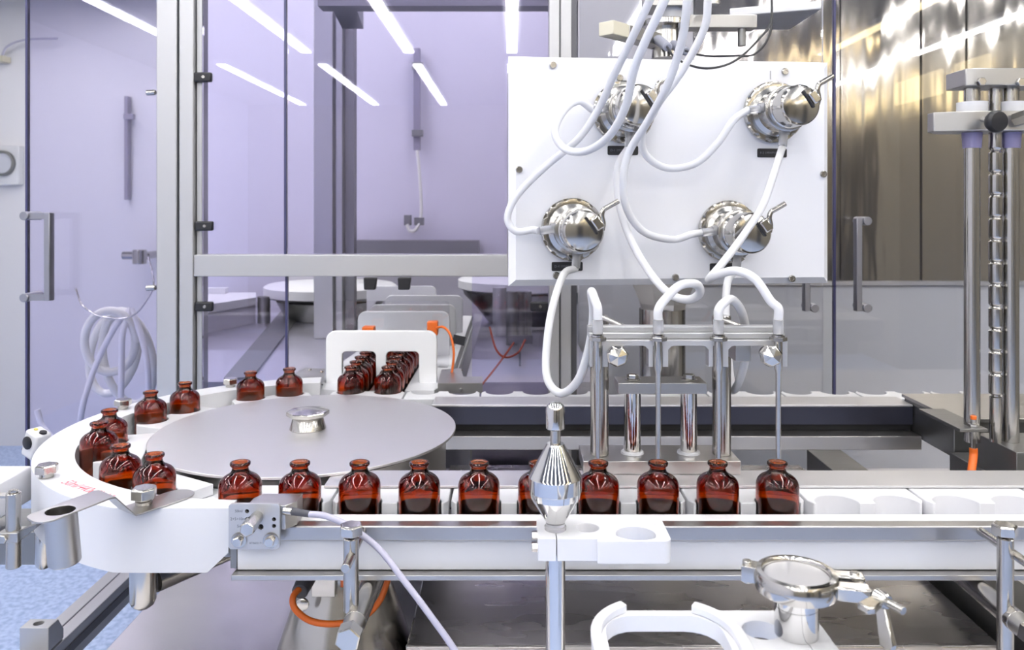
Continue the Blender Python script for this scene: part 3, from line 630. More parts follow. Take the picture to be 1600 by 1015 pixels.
# pumps
def pump(px_, py_, label):
    u, v = onp(px_, py_); q = lambda a, b, c: PM @ Vector((u + a, v + b, c)); o = q(0, 0, 0)
    g = thing('rotary_pump', label, 'pump', tuple(o), 'steel pumps on the white panel')
    fl = lathe(nb(), [(.0385, .0004), (.0400, .0020), (.0400, .0090), (.0385, .0105), (.0340, .0110)], o, nn, 56)
    cs = []
    for k in range(14):
        a = 2 * pi * k / 14; cs.append(lathe(nb(), [(.0042, .0055), (.0042, .02)], q(.0405 * cos(a), .0405 * sin(a), 0), nn, 12))
    f = obj('flange', cut(fl, cs), 'chrome_soft', g, bevel=.0003)
    obj('body', lathe(nb(), [(.0325, .0111), (.0325, .0160), (.0270, .0185), (.0262, .0400), (.0290, .0420), (.0290, .0465), (.0260, .0475)], o, nn, 48), 'steel_round', g)
    h = obj('head', lathe(nb(), [(.0250, .0476), (.0256, .0485), (.0256, .0530), (.0240, .0540), (.0240, .0570), (.0250, .0580), (.0250, .0790), (.0245, .0815), (.0225, .0838), (.0130, .0858), (0, .0864)], o, nn, 56), 'chrome_soft', g)
    # toggle clamp on the cap: dark slot plate, hinge block, bent lever
    ca, sa = cos(R(35)), sin(R(35))
    def loc(a, b, c): return q(a * ca - b * sa, a * sa + b * ca, c)     # local a points to upper right
    def lb(bm, a0, a1, b0, b1, c0, c1):
        vs = [bm.verts.new(loc(a, b, c)) for a in (a0, a1) for b in (b0, b1) for c in (c0, c1)]
        for fc in ((0, 1, 3, 2), (4, 6, 7, 5), (0, 4, 5, 1), (2, 3, 7, 6), (0, 2, 6, 4), (1, 5, 7, 3)): bm.faces.new([vs[i] for i in fc])
        return bm
    obj('slot', lb(nb(), .0090, .0118, -.0115, .0130, .0800, .0882), 'black', g, bevel=.0006, label='dark latch slot')
    obj('hinge_block', lb(nb(), .0122, .0235, -.0095, .0070, .0760, .0900), 'chrome_soft', g, bevel=.002)
    obj('lever', tube(nb(), [q(.0225, .0010, .080), q(.0235, .0090, .081), q(.0215, .0180, .082), q(.0235, .0250, .082), q(.0300, .0290, .082), q(.0415, .0355, .082)], .0031, 16), 'steel_round', g)
    obj('inlet_port', merge(cyl(nb(), q(-.0235, .002, .034), q(-.046, -.001, .034), .0052, 20, .0004), cyl(nb(), q(-.0265, .0023, .034), q(-.032, .0015, .034), .0065, 20)), 'sleeve', g, label='translucent inlet sleeve')
    obj('outlet_port', merge(cyl(nb(), q(.0015, -.0235, .034), q(-.001, -.047, .034), .0055, 20, .0004), cyl(nb(), q(.0015, -.0260, .034), q(.001, -.032, .034), .0068, 20)), 'sleeve', g, label='translucent outlet sleeve')
    obj('lock_pin', lb(nb(), -.024, -.012, -.034, -.026, .024, .036), 'steel_round', g, bevel=.0006)
    return q(-.0465, -.001, .034), q(-.001, -.0475, .034)
I1, O1 = pump(973, 176, 'steel pump at the upper left of the white panel, crossed by hoses')
I2, O2 = pump(1206, 176, 'steel pump at the upper right of the white panel below the number')
I3, O3 = pump(893, 358, 'steel pump at the lower left of the white panel')
I4, O4 = pump(1136, 361, 'steel pump at the lower right of the white panel')
TR = .0046
def hose(pts, label, r=TR):
    return solo('silicone_hose', tube(nb(), pts, r, 16, 8), 'hose', label, 'hose', group='milky silicone hoses')
ND = [Vector((x, .822, 1.2165)) for x in NX]
up = Vector((0, 0, 1))
# outlets to needles
hose([O3, A(880, 430, .985), A(861, 490, .95), A(853, 560, .925), A(858, 598, .91), A(879, 614, .895), A(904, 592, .875), A(921, 540, .86), A(927, 490, .85), A(924, 456, .835), A(930, 470, .826), ND[0] + up * .012, ND[0]],
     'milky hose looping low from the lower left pump to the leftmost needle')
hose([O1, A(965, 262, 1.005), A(968, 320, 1.0), A(986, 375, .98), A(1015, 425, .94), A(1045, 458, .90), A(1075, 468, .875), A(1093, 458, .86), A(1088, 444, .85), A(1062, 446, .835), A(1037, 470, .826), ND[1] + up * .010, ND[1]],
     'milky hose curling from the upper left pump to the second needle')
hose([O4, A(1137, 440, .99), A(1134, 490, .97), A(1138, 560, .955), A(1146, 608, .94), A(1160, 580, .91), A(1167, 535, .89), A(1160, 490, .86), A(1144, 468, .84), A(1130, 474, .828), ND[2] + up * .010, ND[2]],
     'milky hose dropping behind the needle bar and arching to the third needle')
hose([O2, A(1212, 262, 1.00), A(1192, 320, .98), A(1160, 370, .96), A(1128, 412, .93), A(1108, 436, .90), A(1118, 430, .875), A(1150, 423, .85), A(1180, 436, .835), A(1204, 470, .826), ND[3] + up * .012, ND[3]],
     'milky hose running down from the upper right pump and arching to the rightmost needle')
# inlets from above
hose([A(1048, -40, .80), A(1038, 0, .80), A(1008, 65, .82), A(990, 110, .84), A(978, 165, .87), A(952, 212, .90), A(915, 236, .94), A(882, 232, .97), A(867, 205, .98), A(882, 172, .99), A(905, 158, 1.0), I1],
     'milky hose from the top looping wide beside the upper left pump')
hose([A(1024, -40, .86), A(1015, 0, .87), A(985, 65, .90), A(958, 120, .94), A(938, 165, .98), A(905, 215, .995), A(850, 262, 1.005), A(808, 305, 1.01), A(793, 340, 1.01), A(806, 361, 1.01), A(832, 359, 1.01), I3],
     'milky hose bending round the left edge of the panel to the lower left pump')
hose([A(1078, -40, .84), A(1074, 0, .84), A(1066, 60, .86), A(1044, 130, .89), A(1012, 190, .93), A(984, 235, .955), A(974, 275, .960), A(979, 325, .972), A(1006, 362, .99), A(1050, 374, 1.01), A(1080, 366, 1.01), I4],
     'milky hose from the top sweeping across the panel to the lower right pump')
hose([A(1108, -40, .92), A(1106, 0, .92), A(1100, 45, .93), A(1066, 110, .95), A(1026, 165, .965), A(1004, 205, .985), A(1008, 240, 1.0), A(1040, 262, 1.01), A(1085, 256, 1.01), A(1120, 225, 1.01), A(1146, 188, 1.01), I2],
     'milky hose from the top curving under to the upper right pump')
# black cables over panel top
g = thing('black_cable', 'pair of thin black cables looping above the panel from grey plugs', 'cable', (.24, 1.1, 1.5))
for p, q in ((A(1028, 62, 1.12), A(1044, 74, 1.06)), (A(1052, 70, 1.12), A(1072, 80, 1.07))):
    obj('plug', cyl(nb(), p, q, .0070, 20, .002, .0060), mat('grey_plug', (.25, .26, .32), .5), g)
obj('wire', tube(nb(), [A(1040, 70, 1.07), A(1055, 90, 1.02), A(1085, 104, 1.0), A(1115, 106, 1.0), A(1150, 94, 1.02), A(1185, 62, 1.05), A(1205, 30, 1.08), A(1204, -40, 1.1)], .0015, 10), 'black', g)
obj('wire', tube(nb(), [A(1070, 79, 1.06), A(1100, 87, 1.06), A(1150, 87, 1.06), A(1180, 84, 1.07), A(1202, 55, 1.08), A(1206, 10, 1.1), A(1202, -40, 1.12)], .0015, 10), 'black', g)
# hanging mount above panel
g = thing('overhead_mount', 'steel mounting arm and hub above the white panel', 'mount', (.2, 1.2, 1.52))
obj('column', cyl(nb(), A(1040, 92, 1.15), A(1040, 38, 1.15), .0205, 32, 0, .017), 'steel_round', g)
obj('flange', cyl(nb(), A(1040, 43, 1.15), A(1040, 34, 1.15), .034, 32, .001), 'chrome_soft', g)
obj('collar', cyl(nb(), A(1048, 33, 1.15), A(1048, 16, 1.15), .0190, 32), 'white', g, label='white plastic collar')
ab = nb(); box(ab, A(1012, 0, 1.15).x, A(1072, 0, 1.15).x, 1.12, 1.18, A(0, 16, 1.15).z, A(0, 10, 1.15).z); box(ab, A(1006, 0, 1.15).x, A(1066, 0, 1.15).x, 1.13, 1.17, A(0, 9.9, 1.15).z, 1.72)
obj('top_plate', ab, 'steel', g)
obj('right_arm', box(nb(), A(1062, 0, 1.15).x, A(1180, 0, 1.15).x, 1.14, 1.17, A(0, 45, 1.15).z, A(0, 25, 1.15).z), 'steel', g, bevel=.001)
obj('arm_pin', cyl(nb(), A(1159, 72, 1.15), A(1159, 45.2, 1.15), .0060, 16), 'steel_dark', g)
a0 = A(947, 50, 1.06); a1 = A(1030, 28, 1.15); dd = (a1 - a0); dd.z = 0; L = dd.length; dd.normalize(); e = Vector((-dd.y, dd.x, 0))
mxa = Matrix(((dd.x, e.x, 0, a0.x), (dd.y, e.y, 0, a0.y), (0, 0, 1, a0.z + .005), (0, 0, 0, 1)))
obj('left_arm', box(nb(), .0355, L, -.012, .012, -.009, .009, mxa), 'steel', g, bevel=.001)
obj('arm_end', box(nb(), 0, .0350, -.012, .012, -.009, .009, mxa), 'cream', g, bevel=.001, label='cream plastic end cap')
kd = A(1114, 8, 1.1)
g = thing('hanging_knob', 'small round steel knob hanging at the top edge beside the hoses', 'knob', tuple(kd))
obj('disc', cyl(nb(), kd, kd + up * .006, .0098, 24, .001), 'steel_round', g)
obj('stem', cyl(nb(), kd + up * .0061, kd + up * .20, .004, 12), 'steel_round', g)
solo('white_shelf', merge(cyl(nb(), (A(1210, 0, 1.38).x, 1.38, A(0, 13, 1.35).z + .0005), (A(1210, 0, 1.38).x, 1.38, RZ - .001), .012, 16), prism(nb(), [(A(1140, 0, 1.35).x, 1.35), (A(1284, 0, 1.30).x, 1.30), (A(1284, 0, 1.30).x, 1.45), (A(1152, 0, 1.45).x, 1.45)], A(0, 26, 1.35).z, A(0, 13, 1.35).z)), 'white', 'flat white plastic bar behind the mounting arm', 'bar', bevel=.002)

# ================================================================ RIGHT: notched rod stand and gearbox
g = thing('gearbox', 'dark steel housing at the right end of the back conveyor', 'housing', (.75, 1.15, .95))
obj('upper_box', box(nb(), .6010, .95, 1.105, 1.245, .990, 1.0400), 'steel_dark', g, bevel=.001)
obj('lid', box(nb(), .5990, .95, 1.100, 1.250, 1.0402, 1.0450), 'steel', g, bevel=.0006)
obj('lower_box', box(nb(), .592, .95, .985, 1.100, .93, 1.0000), 'steel_dark', g, bevel=.001)
fb = cut(box(nb(), .5960, .95, .960, 1.045, .965, 1.0415), [lathe(nb(), [(.0045, -.02), (.0045, .02)], (x, .96, 1.0220), (0, 1, 0), 20) for x in (.6230, .6540)])
obj('front_box', fb, 'steel_dark', g, bevel=.0008)
obj('screw', lathe(nb(), [(.0045, 0), (.0045, .003), (.003, .0035)], (.6130, .9598, 1.0085), (0, -1, 0), 18), 'steel_round', g)
g = thing('proximity_sensor', 'threaded steel sensor with orange tip and orange cable in a dark bracket', 'sensor', (.56, .99, 1.0))
sp = A(1521, 660, .995)
obj('bracket', box(nb(), sp.x - .022, sp.x + .012, .985, 1.085, sp.z - .009, sp.z - .005), 'steel_dark', g, bevel=.0005)
obj('barrel', cyl(nb(), sp + Vector((0, 0, -.040)), sp + Vector((0, 0, .004)), .0032, 16), 'steel_round', g)
obj('nut', hexa(nb(), sp + Vector((0, 0, -.0048)), sp + Vector((0, 0, -.001)), .0062), 'steel_round', g)
obj('tip', cyl(nb(), sp + Vector((0, 0, .0041)), sp + Vector((0, 0, .0085)), .0036, 16, .0004), 'orange', g)
obj('wire', tube(nb(), [A(1521, 700, .995), A(1521, 712, .994), A(1518, 735, .985), A(1514, 770, .97)], .0048, 14), 'orange', g)
g = thing('notched_stand', 'tall stand of two smooth steel columns round a notched steel rod', 'stand', (.60, 1.0, 1.04))
zt = 1.0417
for px_, rr in ((1524, .0092), (1585, .0092)):
    x = (px_ + 6 - HX) / F * 1.0 - .006
    obj('column', cyl(nb(), (x, 1.005, zt), (x, 1.005, 1.478), rr, 28), 'steel_round', g)
    obj('bushing', lathe(nb(), [(.0105, 0), (.0118, .019)], (x, 1.005, 1.404), seg=28), 'violet', g, label='violet plastic bushing')
    obj('spacer', lathe(nb(), [(.0175, 0), (.0175, .013)], (x, 1.005, 1.4475), seg=32), 'white', g, label='white plastic spacer')
xm = (1557 - HX) / F * 1.0 + .002; pr = [(.0070, 0), (.0070, .055), (.0050, .0560), (.0050, .0580)]; z = .058
while z < .40:
    pr += [(.0078, z + .0015), (.0080, z + .003), (.0080, z + .0235), (.0060, z + .0250), (.0055, z + .0262)]; z += .0275
pr = [p for p in pr if p[1] < .372] + [(.0078, .374), (.0078, .436)]
obj('notched_rod', lathe(nb(), pr, (xm, 1.005, zt), seg=28), 'steel_round', g)
x0_, x1_ = A(1508, 0, .985).x, .72
cp = prism(nb(), [(A(1462, 0, .99).x, .995), (A(1498, 0, .985).x, .985), (x0_ + .01, .978), (x1_, .978), (x1_, 1.032), (x0_ - .01, 1.032), (A(1462, 0, .99).x, 1.010)], 1.4235, 1.4472)
obj('carriage', cp, 'steel', g, bevel=.001)
obj('top_plate', prism(nb(), [(A(1505, 0, .99).x, .985), (x0_ + .012, .980), (x1_, .980), (x1_, 1.03), (A(1505, 0, .99).x, 1.03)], 1.4785, 1.4990), 'steel', g, bevel=.001)
for px_, py_ in ((1531, 128), (1592, 129)):
    p = A(px_, py_, .979); obj('bolt', hexa(nb(), p, p + Vector((0, -.006, 0)), .0052, .0006), 'steel_round', g, ang=10)
kp = A(1535, 186, .975); ke = A(1553, 190, .945)
kk = obj('knob_shaft', cyl(nb(), kp, ke, .0035, 16), 'steel_round', g)
obj('knob', lathe(nb(), [(.004, -.006), (.0100, -.004), (.0128, .001), (.0128, .006), (.011, .009), (0, .010)], ke, (.2, -1, -.05), 28), 'black', kk)
kp = A(1586, 188, .975)
obj('hex_knob', hexa(nb(), kp, kp + Vector((.008, -.014, .004)), .0085, .001), 'chrome_soft', g, ang=10)

# ================================================================ MACHINE TABLE
g = thing('machine_table', 'worn stainless steel machine table under the conveyor', 'machine table', (0, 1.2, 0))
obj('top', box(nb(), -.506, 1.6, .55, 1.72, .755, .780), 'table', g, bevel=.001)
obj('cabinet', box(nb(), -.48, 1.58, .60, 1.70, .02, .7545), 'steel', g)
solo('raised_tray', merge(box(nb(), -.121, .56, .930, 1.585, .7805, .830), box(nb(), -.121, .56, .922, .9298, .815, .8335)), 'tray', 'dull steel raised plate with a bright front lip under the conveyor', 'tray', bevel=.0025)
solo('side_channel', box(nb(), .575, .64, .90, 1.585, .7805, .86), 'steel_dark', 'dark steel channel right of the raised plate', 'channel', bevel=.001)
g = thing('frame_beam', 'grey aluminium profile beam with slots running below the left side', 'beam', (-.59, 1.2, .74))
obj('beam', box(nb(), -.612, -.571, .62, 1.62, .742, .780), 'alu', g, bevel=.001)
obj('slot', box(nb(), -.5705, -.5695, .62, 1.62, .756, .767), 'alu_dark', g)
obj('groove', box(nb(), -.5925, -.5905, .62, 1.62, .7796, .7806), 'alu_dark', g)
bb = cut(prism(nb(), [(0, 0), (.034, 0), (.034, .012), (.022, .030), (0, .030)], 0, .036, Matrix(((0, 0, 1, -.609), (1, 0, 0, 1.005), (0, 1, 0, .7812), (0, 0, 0, 1)))), [lathe(nb(), [(.006, 0), (.006, .03)], (-.592, 1.017, .800), seg=20)])
obj('end_bracket', bb, 'alu', g, bevel=.0008)
# column under the turntable
g = thing('turntable_pedestal', 'round steel pedestal flaring out under the turntable', 'pedestal', (-.225, .99, .78))
obj('housing', cyl(nb(), (BX, BY, .9810), (BX, BY, 1.0300), .1820, 96), 'steel_bar', g)
obj('column', lathe(nb(), [(.084, 0), (.082, .012), (.052, .100), (.049, .112), (.049, .200)], (-.205, 1.000, .7803), seg=64), 'steel_round', g)
obj('side_plate', box(nb(), -.232, -.205, .941, .9495, .880, .955), 'steel', g, bevel=.0006)
obj('screw', lathe(nb(), [(.0075, 0), (.0072, .003), (.005, .004), (0, .004)], A(473, 943, .9405), (0, -1, 0), 24), 'steel_round', g)
g = thing('orange_cable', 'orange cable with grey gland looping below the rail', 'cable', (-.2, .88, .92))
gp = A(468, 925, .875)
obj('gland', cyl(nb(), A(483, 895, .905), gp, .0105, 24, .001, .0088), 'grey_boot', g)
obj('wire', tube(nb(), [A(472, 915, .88), A(458, 932, .865), A(462, 952, .86), A(487, 970, .86), A(525, 974, .86), A(565, 965, .87), A(592, 940, .88), A(606, 905, .89), A(610, 880, .90)], .0034, 14), 'orange', g)
solo('orange_tag', box(nb(), -.1810, -.1760, .858, .866, .930, .975), 'orange', 'small orange strip hanging behind the rail stand', 'strip')

# ================================================================ INFEED TUNNEL
def uarch(D, x0, x1, z0, z1, label, openings, th=.012, rad=.016):
    b = prism(nb(), rrect(x0, x1, z0 - .02, z1, rad), -(D + th), -D, FACE)
    cs = [prism(nb(), rrect(a0, a1, z0 - .05, zz, .008), -(D + .1), -(D - .1), FACE) for a0, a1, zz in openings]
    return solo('tunnel_arch', cut(b, cs), 'white_lit', label, 'arch', bevel=.0012, group='white arches of the infeed tunnel')
ops = [(-.2960, -.2370, 1.0805), (-.2190, -.1620, 1.0805)]
uarch(1.415, -.3240, -.1310, 1.0, 1.1160, 'nearest white arch with two openings over the bottle lanes', ops)
for D, l, dx in ((1.68, 'second white arch of the tunnel behind the orange plugs', 0), (1.80, 'third white arch of the infeed tunnel', .004), (1.99, 'fourth white arch of the infeed tunnel', .008), (2.23, 'farthest white arch of the tunnel', -.08)):
    uarch(D, -.3190 + dx, -.1290 + dx, 1.0, 1.1160, l, [(-.2960 + dx, -.2370 + dx, 1.075), (-.2190 + dx, -.1620 + dx, 1.075)])
g = thing('infeed_track', 'white plastic infeed bed with two steel edged bottle lanes', 'track', (-.23, 1.6, .99))
obj('bed', box(nb(), -.3280, -.1100, 1.3600, 2.30, .985, .9995), 'white_soft', g, bevel=.0008)
obj('left_guide', prism(nb(), [(-.345, 1.372), (-.286, 1.358), (-.2860, 2.30), (-.3060, 2.30)], .9997, 1.0260), 'white_soft', g, bevel=.0008)
obj('centre_guide', prism(nb(), [(-.2390, 1.358), (-.2255, 1.358), (-.2255, 2.30), (-.2390, 2.30)], .9997, 1.0240), 'steel', g, bevel=.0006)
obj('right_guide', prism(nb(), [(-.1790, 1.358), (-.130, 1.358), (-.112, 1.42), (-.112, 2.30), (-.1790, 2.30)], .9997, 1.0260), 'white_soft', g, bevel=.0008)
g = thing('deflector_plate', 'small bent steel plate with screws right of the tunnel', 'plate', (-.1, 1.40, 1.02))
def px3(*a): return [A(x, y, D) for x, y, D in a]
def quadslab(pts, th):
    bm = nb(); a = [bm.verts.new(p) for p in pts]; b = [bm.verts.new(p - Vector((0, 0, th))) for p in pts]; bm.faces.new(a); bm.faces.new(b)
    for i in range(len(pts)): bm.faces.new([a[i], a[(i + 1) % len(pts)], b[(i + 1) % len(pts)], b[i]])
    return bm
obj('wing', quadslab(px3((684, 598, 1.36), (754, 598, 1.36), (754, 588, 1.405), (724, 588, 1.405), (720, 575, 1.46), (690, 577, 1.46)), .0015), 'steel', g)
obj('lower_face', box(nb(), -.124, A(754, 0, 1.358).x, 1.3575, 1.3590, 1.021, 1.0370), 'steel', g)
for p in (A(720, 609, 1.356), ): obj('screw', lathe(nb(), [(.0035, 0), (.003, .0025), (0, .0025)], p, (0, -1, 0), 14), 'steel_round', g)
for p in (A(720, 579, 1.455), A(698, 580, 1.455)): obj('screw', lathe(nb(), [(.0035, 0), (.003, .0025), (0, .0025)], p, (0, 0, 1), 14), 'steel_round', g)
g = thing('deflector_plate', 'small steel plate with screws left of the tunnel', 'plate', (-.36, 1.40, 1.02))
obj('wing', quadslab(px3((430, 598, 1.38), (505, 600, 1.37), (508, 576, 1.46), (478, 574, 1.47)), .0015), 'steel', g)
for p in (A(484, 578, 1.455), A(502, 581, 1.44)): obj('screw', lathe(nb(), [(.0035, 0), (.003, .0025), (0, .0025)], p, (0, 0, 1), 14), 'steel_round', g)
g = thing('sensor_plug', 'orange plug with arching orange cable and black tag by the tunnel', 'sensor', (-.13, 1.46, 1.1))
obj('plug', box(nb(), A(668, 0, 1.50).x, A(684, 0, 1.50).x, 1.49, 1.515, A(0, 523, 1.5).z, A(0, 502, 1.5).z), 'orange', g, bevel=.001)
obj('wire', tube(nb(), [A(682, 512, 1.49), A(693, 511, 1.46), A(704, 524, 1.45), A(709, 550, 1.44), A(707, 575, 1.44), A(704, 592, 1.43)], .0022, 12), 'orange', g)
mt = Matrix.Translation(A(717, 531, 1.45)) @ Matrix.Rotation(R(12), 4, 'Y')
obj('cable_tag', box(nb(), -.011, .011, -.001, .001, -.008, .008, mt), 'black', g)
solo('sensor_plug', box(nb(), A(567, 0, 1.5).x, A(585, 0, 1.5).x, 1.49, 1.515, A(0, 522, 1.5).z, A(0, 510, 1.5).z), 'orange', 'small orange plug peeking over the left side of the nearest arch', 'sensor', bevel=.001)

# ================================================================ ENCLOSURE FRAME AND GLASS
FD = 1.60
def X(px_, D=FD): return (px_ - HX) / F * D
def Z(py_, D=FD): return CZ - (py_ - HY) / F * D
g = thing('enclosure_frame', 'grey aluminium profile frame of the glass enclosure', 'frame', (0, FD, 0))
p = obj('post', merge(box(nb(), X(244), X(276), FD, FD + .05, .7802, RZ - .03), box(nb(), X(279.5), X(302), FD, FD + .05, .7802, RZ - .03)), 'alu', g, bevel=.002)
gr = nb()
box(gr, X(276), X(279.5), FD + .012, FD + .05, .7802, RZ - .03)
obj('groove', gr, 'alu_dark', p)
obj('post', box(nb(), X(303.5), X(312), FD + .0125, FD + .045, .7802, RZ - .03), 'alu', g, bevel=.001)
p = obj('post', merge(box(nb(), X(858), X(874), FD, FD + .05, .7802, RZ - .03), box(nb(), X(876), X(893), FD + .003, FD + .05, .7802, RZ - .03)), 'alu', g, bevel=.0015)
obj('groove', merge(box(nb(), X(874), X(876), FD + .01, FD + .05, .7802, RZ - .03), box(nb(), X(893), X(903), FD + .03, FD + .05, .7802, RZ - .03)), 'alu_dark', p)
obj('crossbar', box(nb(), X(302), X(858), FD + .002, FD + .048, Z(432), Z(398)), 'alu', g, bevel=.0015)
obj('top_bar', box(nb(), X(505, 1.75), X(858, 1.75), 1.70, 1.75, Z(9, 1.70), Z(-30, 1.70)), 'steel_dark', g)
def pane(x0, x1, z0, z1, y, label, m='glass', edge=None, clamps=(), handle=None, th=.006):
    g = thing('glass_screen', label, 'glass door', ((x0 + x1) / 2, y, z0), kind='thing')
    obj('pane', box(nb(), x0, x1, y, y + th, z0, z1), m, g)
    if edge:
        for e in edge: obj('edge_seal', box(nb(), e - .0022, e + .0022, y - .0015, y + th + .0015, z0, z1), 'seal', g)
    for cx_, cz_ in clamps:
        c = obj('clamp', box(nb(), cx_ - .018, cx_ + .017, y - .012, y - .0002, cz_ - .0095, cz_ + .0095), 'black', g, bevel=.003)
        obj('screw', lathe(nb(), [(.004, 0), (.003, .002), (0, .002)], (cx_ + .002, y - .012, cz_), (0, -1, 0), 12), 'steel_round', c)
    if handle:
        hx, hz0, hz1, sx = handle
        h = obj('handle', prism(nb(), [(-.0015, -.009), (.009, -.009), (.011, 0), (.009, .009), (-.0015, .009), (-.004, 0)], hz0, hz1, Matrix.Translation((hx + sx, y - .045, 0))), 'handle', g, bevel=.001)
        for hz in (hz0 + .006, hz1 - .006):
            obj('standoff', merge(box(nb(), min(hx, hx + sx), max(hx, hx + sx), y - .05, y - .044, hz - .006, hz + .006), cyl(nb(), (hx, y - .055, hz), (hx, y - .0005, hz), .0085, 20, .001)), 'handle', h)
    return g
pane(X(37), X(243), .7802, RZ - .03, FD + .01, 'violet tinted glass door at the left with a bar handle', edge=(X(37),), handle=(X(58), Z(466), Z(332), .040))
pane(X(312.5), X(443), Z(397.5), RZ - .03, FD + .012, 'upper glass door left of the dark seam, with black clamps', edge=(X(443),), clamps=((X(316), Z(120)), (X(318), Z(353))))
pane(X(446.5), X(857.5), Z(397.5), RZ - .03, FD + .012, 'wide upper glass pane behind the infeed tunnel')
pane(X(312.5), X(445), .7802, Z(432.5), FD + .012, 'lower glass pane left of the dark seam, with one black clamp', edge=(X(445),), clamps=((X(318), Z(479)),))
pane(X(737), X(857.5), .7802, Z(432.5), FD + .012, 'lower glass pane right of the infeed tunnel', clamps=((X(843), Z(479)),))
for px_ in (580, 633):
    solo('pane_clamp', prism(nb(), [(-.012, -.024), (.010, -.024), (.013, 0), (-.013, 0)], 0, .014, Matrix.Translation((X(px_), FD, Z(432.6))) @ FACE), 'black', 'black plastic clamp under the crossbar, the %s of two' % ('left' if px_ < 600 else 'right'), 'clamp', bevel=.002)
GD = 1.66
pane(X(905, GD), X(1286, GD), .7802, RZ - .03, GD, 'clear glass door behind the white panel', 'glass_clear', handle=(X(1258, GD), Z(481, GD), Z(330, GD), -.018))
pane(X(1302, GD), X(1780, GD), .7802, RZ - .03, GD, 'clear glass door in front of the polished steel wall', 'glass_clear', edge=(X(1304, GD),), handle=(X(1338, GD), Z(481, GD), Z(340, GD), -.020))
for py_ in (145, 450):
    solo('door_stop', cyl(nb(), A(229, py_, 1.60), A(243, py_ - 1, 1.60), .0055, 18, .001), 'steel_round', 'small steel door stop on the left post, the %s of two' % ('upper' if py_ < 300 else 'lower'), 'door stop')

g = thing('clear_guard', 'clear upright guard sheet standing across the infeed tunnel', 'guard', (X(610, 1.55), 1.55, 1.0))
obj('sheet', prism(nb(), rrect(X(519, 1.55), X(702, 1.55), 1.0265, Z(470, 1.55), .006), -1.5530, -1.5500, FACE), 'glass_clear', g)
# ================================================================ BACKGROUND RIGHT: steel clad wall
CD = 2.40
struct('wall_right_back', box(nb(), X(905, CD), RX1 - .002, CD, CD + .05, .3, Z(440, CD)), 'grey_panel')
struct('trim_1', box(nb(), X(1085, CD), RX1 - .002, CD - .012, CD - .0005, Z(445, CD), Z(439, CD)), 'alu')
wc = solo('steel_cladding', box(nb(), X(1085, CD), X(1312, CD), CD, CD + .03, Z(438.5, CD), RZ - .002), 'wavy', 'polished steel wall sheet partly behind the white panel', 'wall cladding', group='polished wall sheets')
for i, (a, b) in enumerate(((1314, 1437), (1441, 1508), (1512, 1900))):
    solo('steel_cladding', box(nb(), X(a, CD), X(b, CD), CD, CD + .03, Z(438.5, CD), RZ - .002), 'wavy', ['polished steel wall sheet just right of the white panel', 'narrow polished steel wall sheet left of the notched rod', 'polished steel wall sheet behind the notched rod stand'][i], 'wall cladding', group='polished wall sheets')
solo('wall_panel', box(nb(), X(905, CD), X(1083, CD), CD, CD + .03, Z(439.5, CD), RZ - .002), 'room_white', 'light grey wall panel above the mounting arm', 'wall panel')

# ================================================================ BACKGROUND MIDDLE AND LEFT
struct('wall_chamber', box(nb(), X(300, 3.1), X(905, 2.5) - .002, 3.1, 3.15, .0, RZ - .002), 'lilac_wall')
g = thing('reflected_profile', 'lilac grey reflected profile, built solid behind the upper glass', 'post', (X(510, 2.3), 2.3, 0))  # solid stand-in for a profile reflected in the glass
obj('post', merge(box(nb(), X(490, 2.3), X(520, 2.3), 2.3, 2.35, .9605, RZ - .03), box(nb(), X(523, 2.3), X(534, 2.3), 2.31, 2.35, .9605, RZ - .03)), 'alu', g, bevel=.002)
obj('groove', box(nb(), X(536, 2.3), X(550, 2.3), 2.33, 2.37, .9605, RZ - .03), 'steel_dark', g)
g = thing('slide_rail', 'narrow dark vertical slide rail on the back wall behind glass', 'rail', (X(650, 3), 3.05, 1.5))
obj('rail', box(nb(), X(646, 3.05), X(656, 3.05), 3.05, 3.08, Z(234, 3.05), Z(75, 3.05)), 'rail_grey', g)
for py_ in (103, 208): obj('clip', box(nb(), X(644, 3.04), X(661, 3.04), 3.03, 3.049, Z(py_ + 5, 3.04), Z(py_ - 5, 3.04)), 'steel_dark', g)
solo('instrument_ledge', box(nb(), X(553, 3.0), X(748, 3.0), 3.0, 3.09, Z(398, 3.0), Z(376, 3.0)), 'steel_dark', 'dark steel ledge low on the back wall behind glass', 'ledge')
g = thing('tap_valve', 'small steel valve with white hose on the back wall', 'valve', (X(640, 3), 3.02, 1.3))
obj('body', merge(box(nb(), X(630, 3.0), X(640, 3.0), 3.02, 3.06, Z(352, 3), Z(336, 3)), box(nb(), X(646, 3.0), X(660, 3.0), 3.02, 3.06, Z(352, 3), Z(340, 3))), 'steel_dark', g)
obj('hose', tube(nb(), [A(652, 235, 3.04), A(656, 280, 3.03), A(658, 335, 3.03), A(650, 358, 3.02), A(640, 360, 3.02), A(636, 350, 3.02)], .006, 10), 'cream_hose', g)
solo('slide_rail', merge(box(nb(), X(194, 4.5), X(199, 4.5), 4.5, 4.545, Z(312, 4.5), Z(150, 4.5)), box(nb(), X(194, 4.48), X(209, 4.48), 4.47, 4.499, Z(186, 4.48), Z(178, 4.48))), 'rail_grey', 'thin dark vertical rail behind the left glass door', 'rail')
solo('angled_duct', prism(nb(), [(-.42, 1.785), (-.358, 1.785), (-.402, 2.2), (-.459, 2.2)], 1.815, 1.90), 'steel_dark', 'dark steel duct at the top behind the upper glass', 'duct')
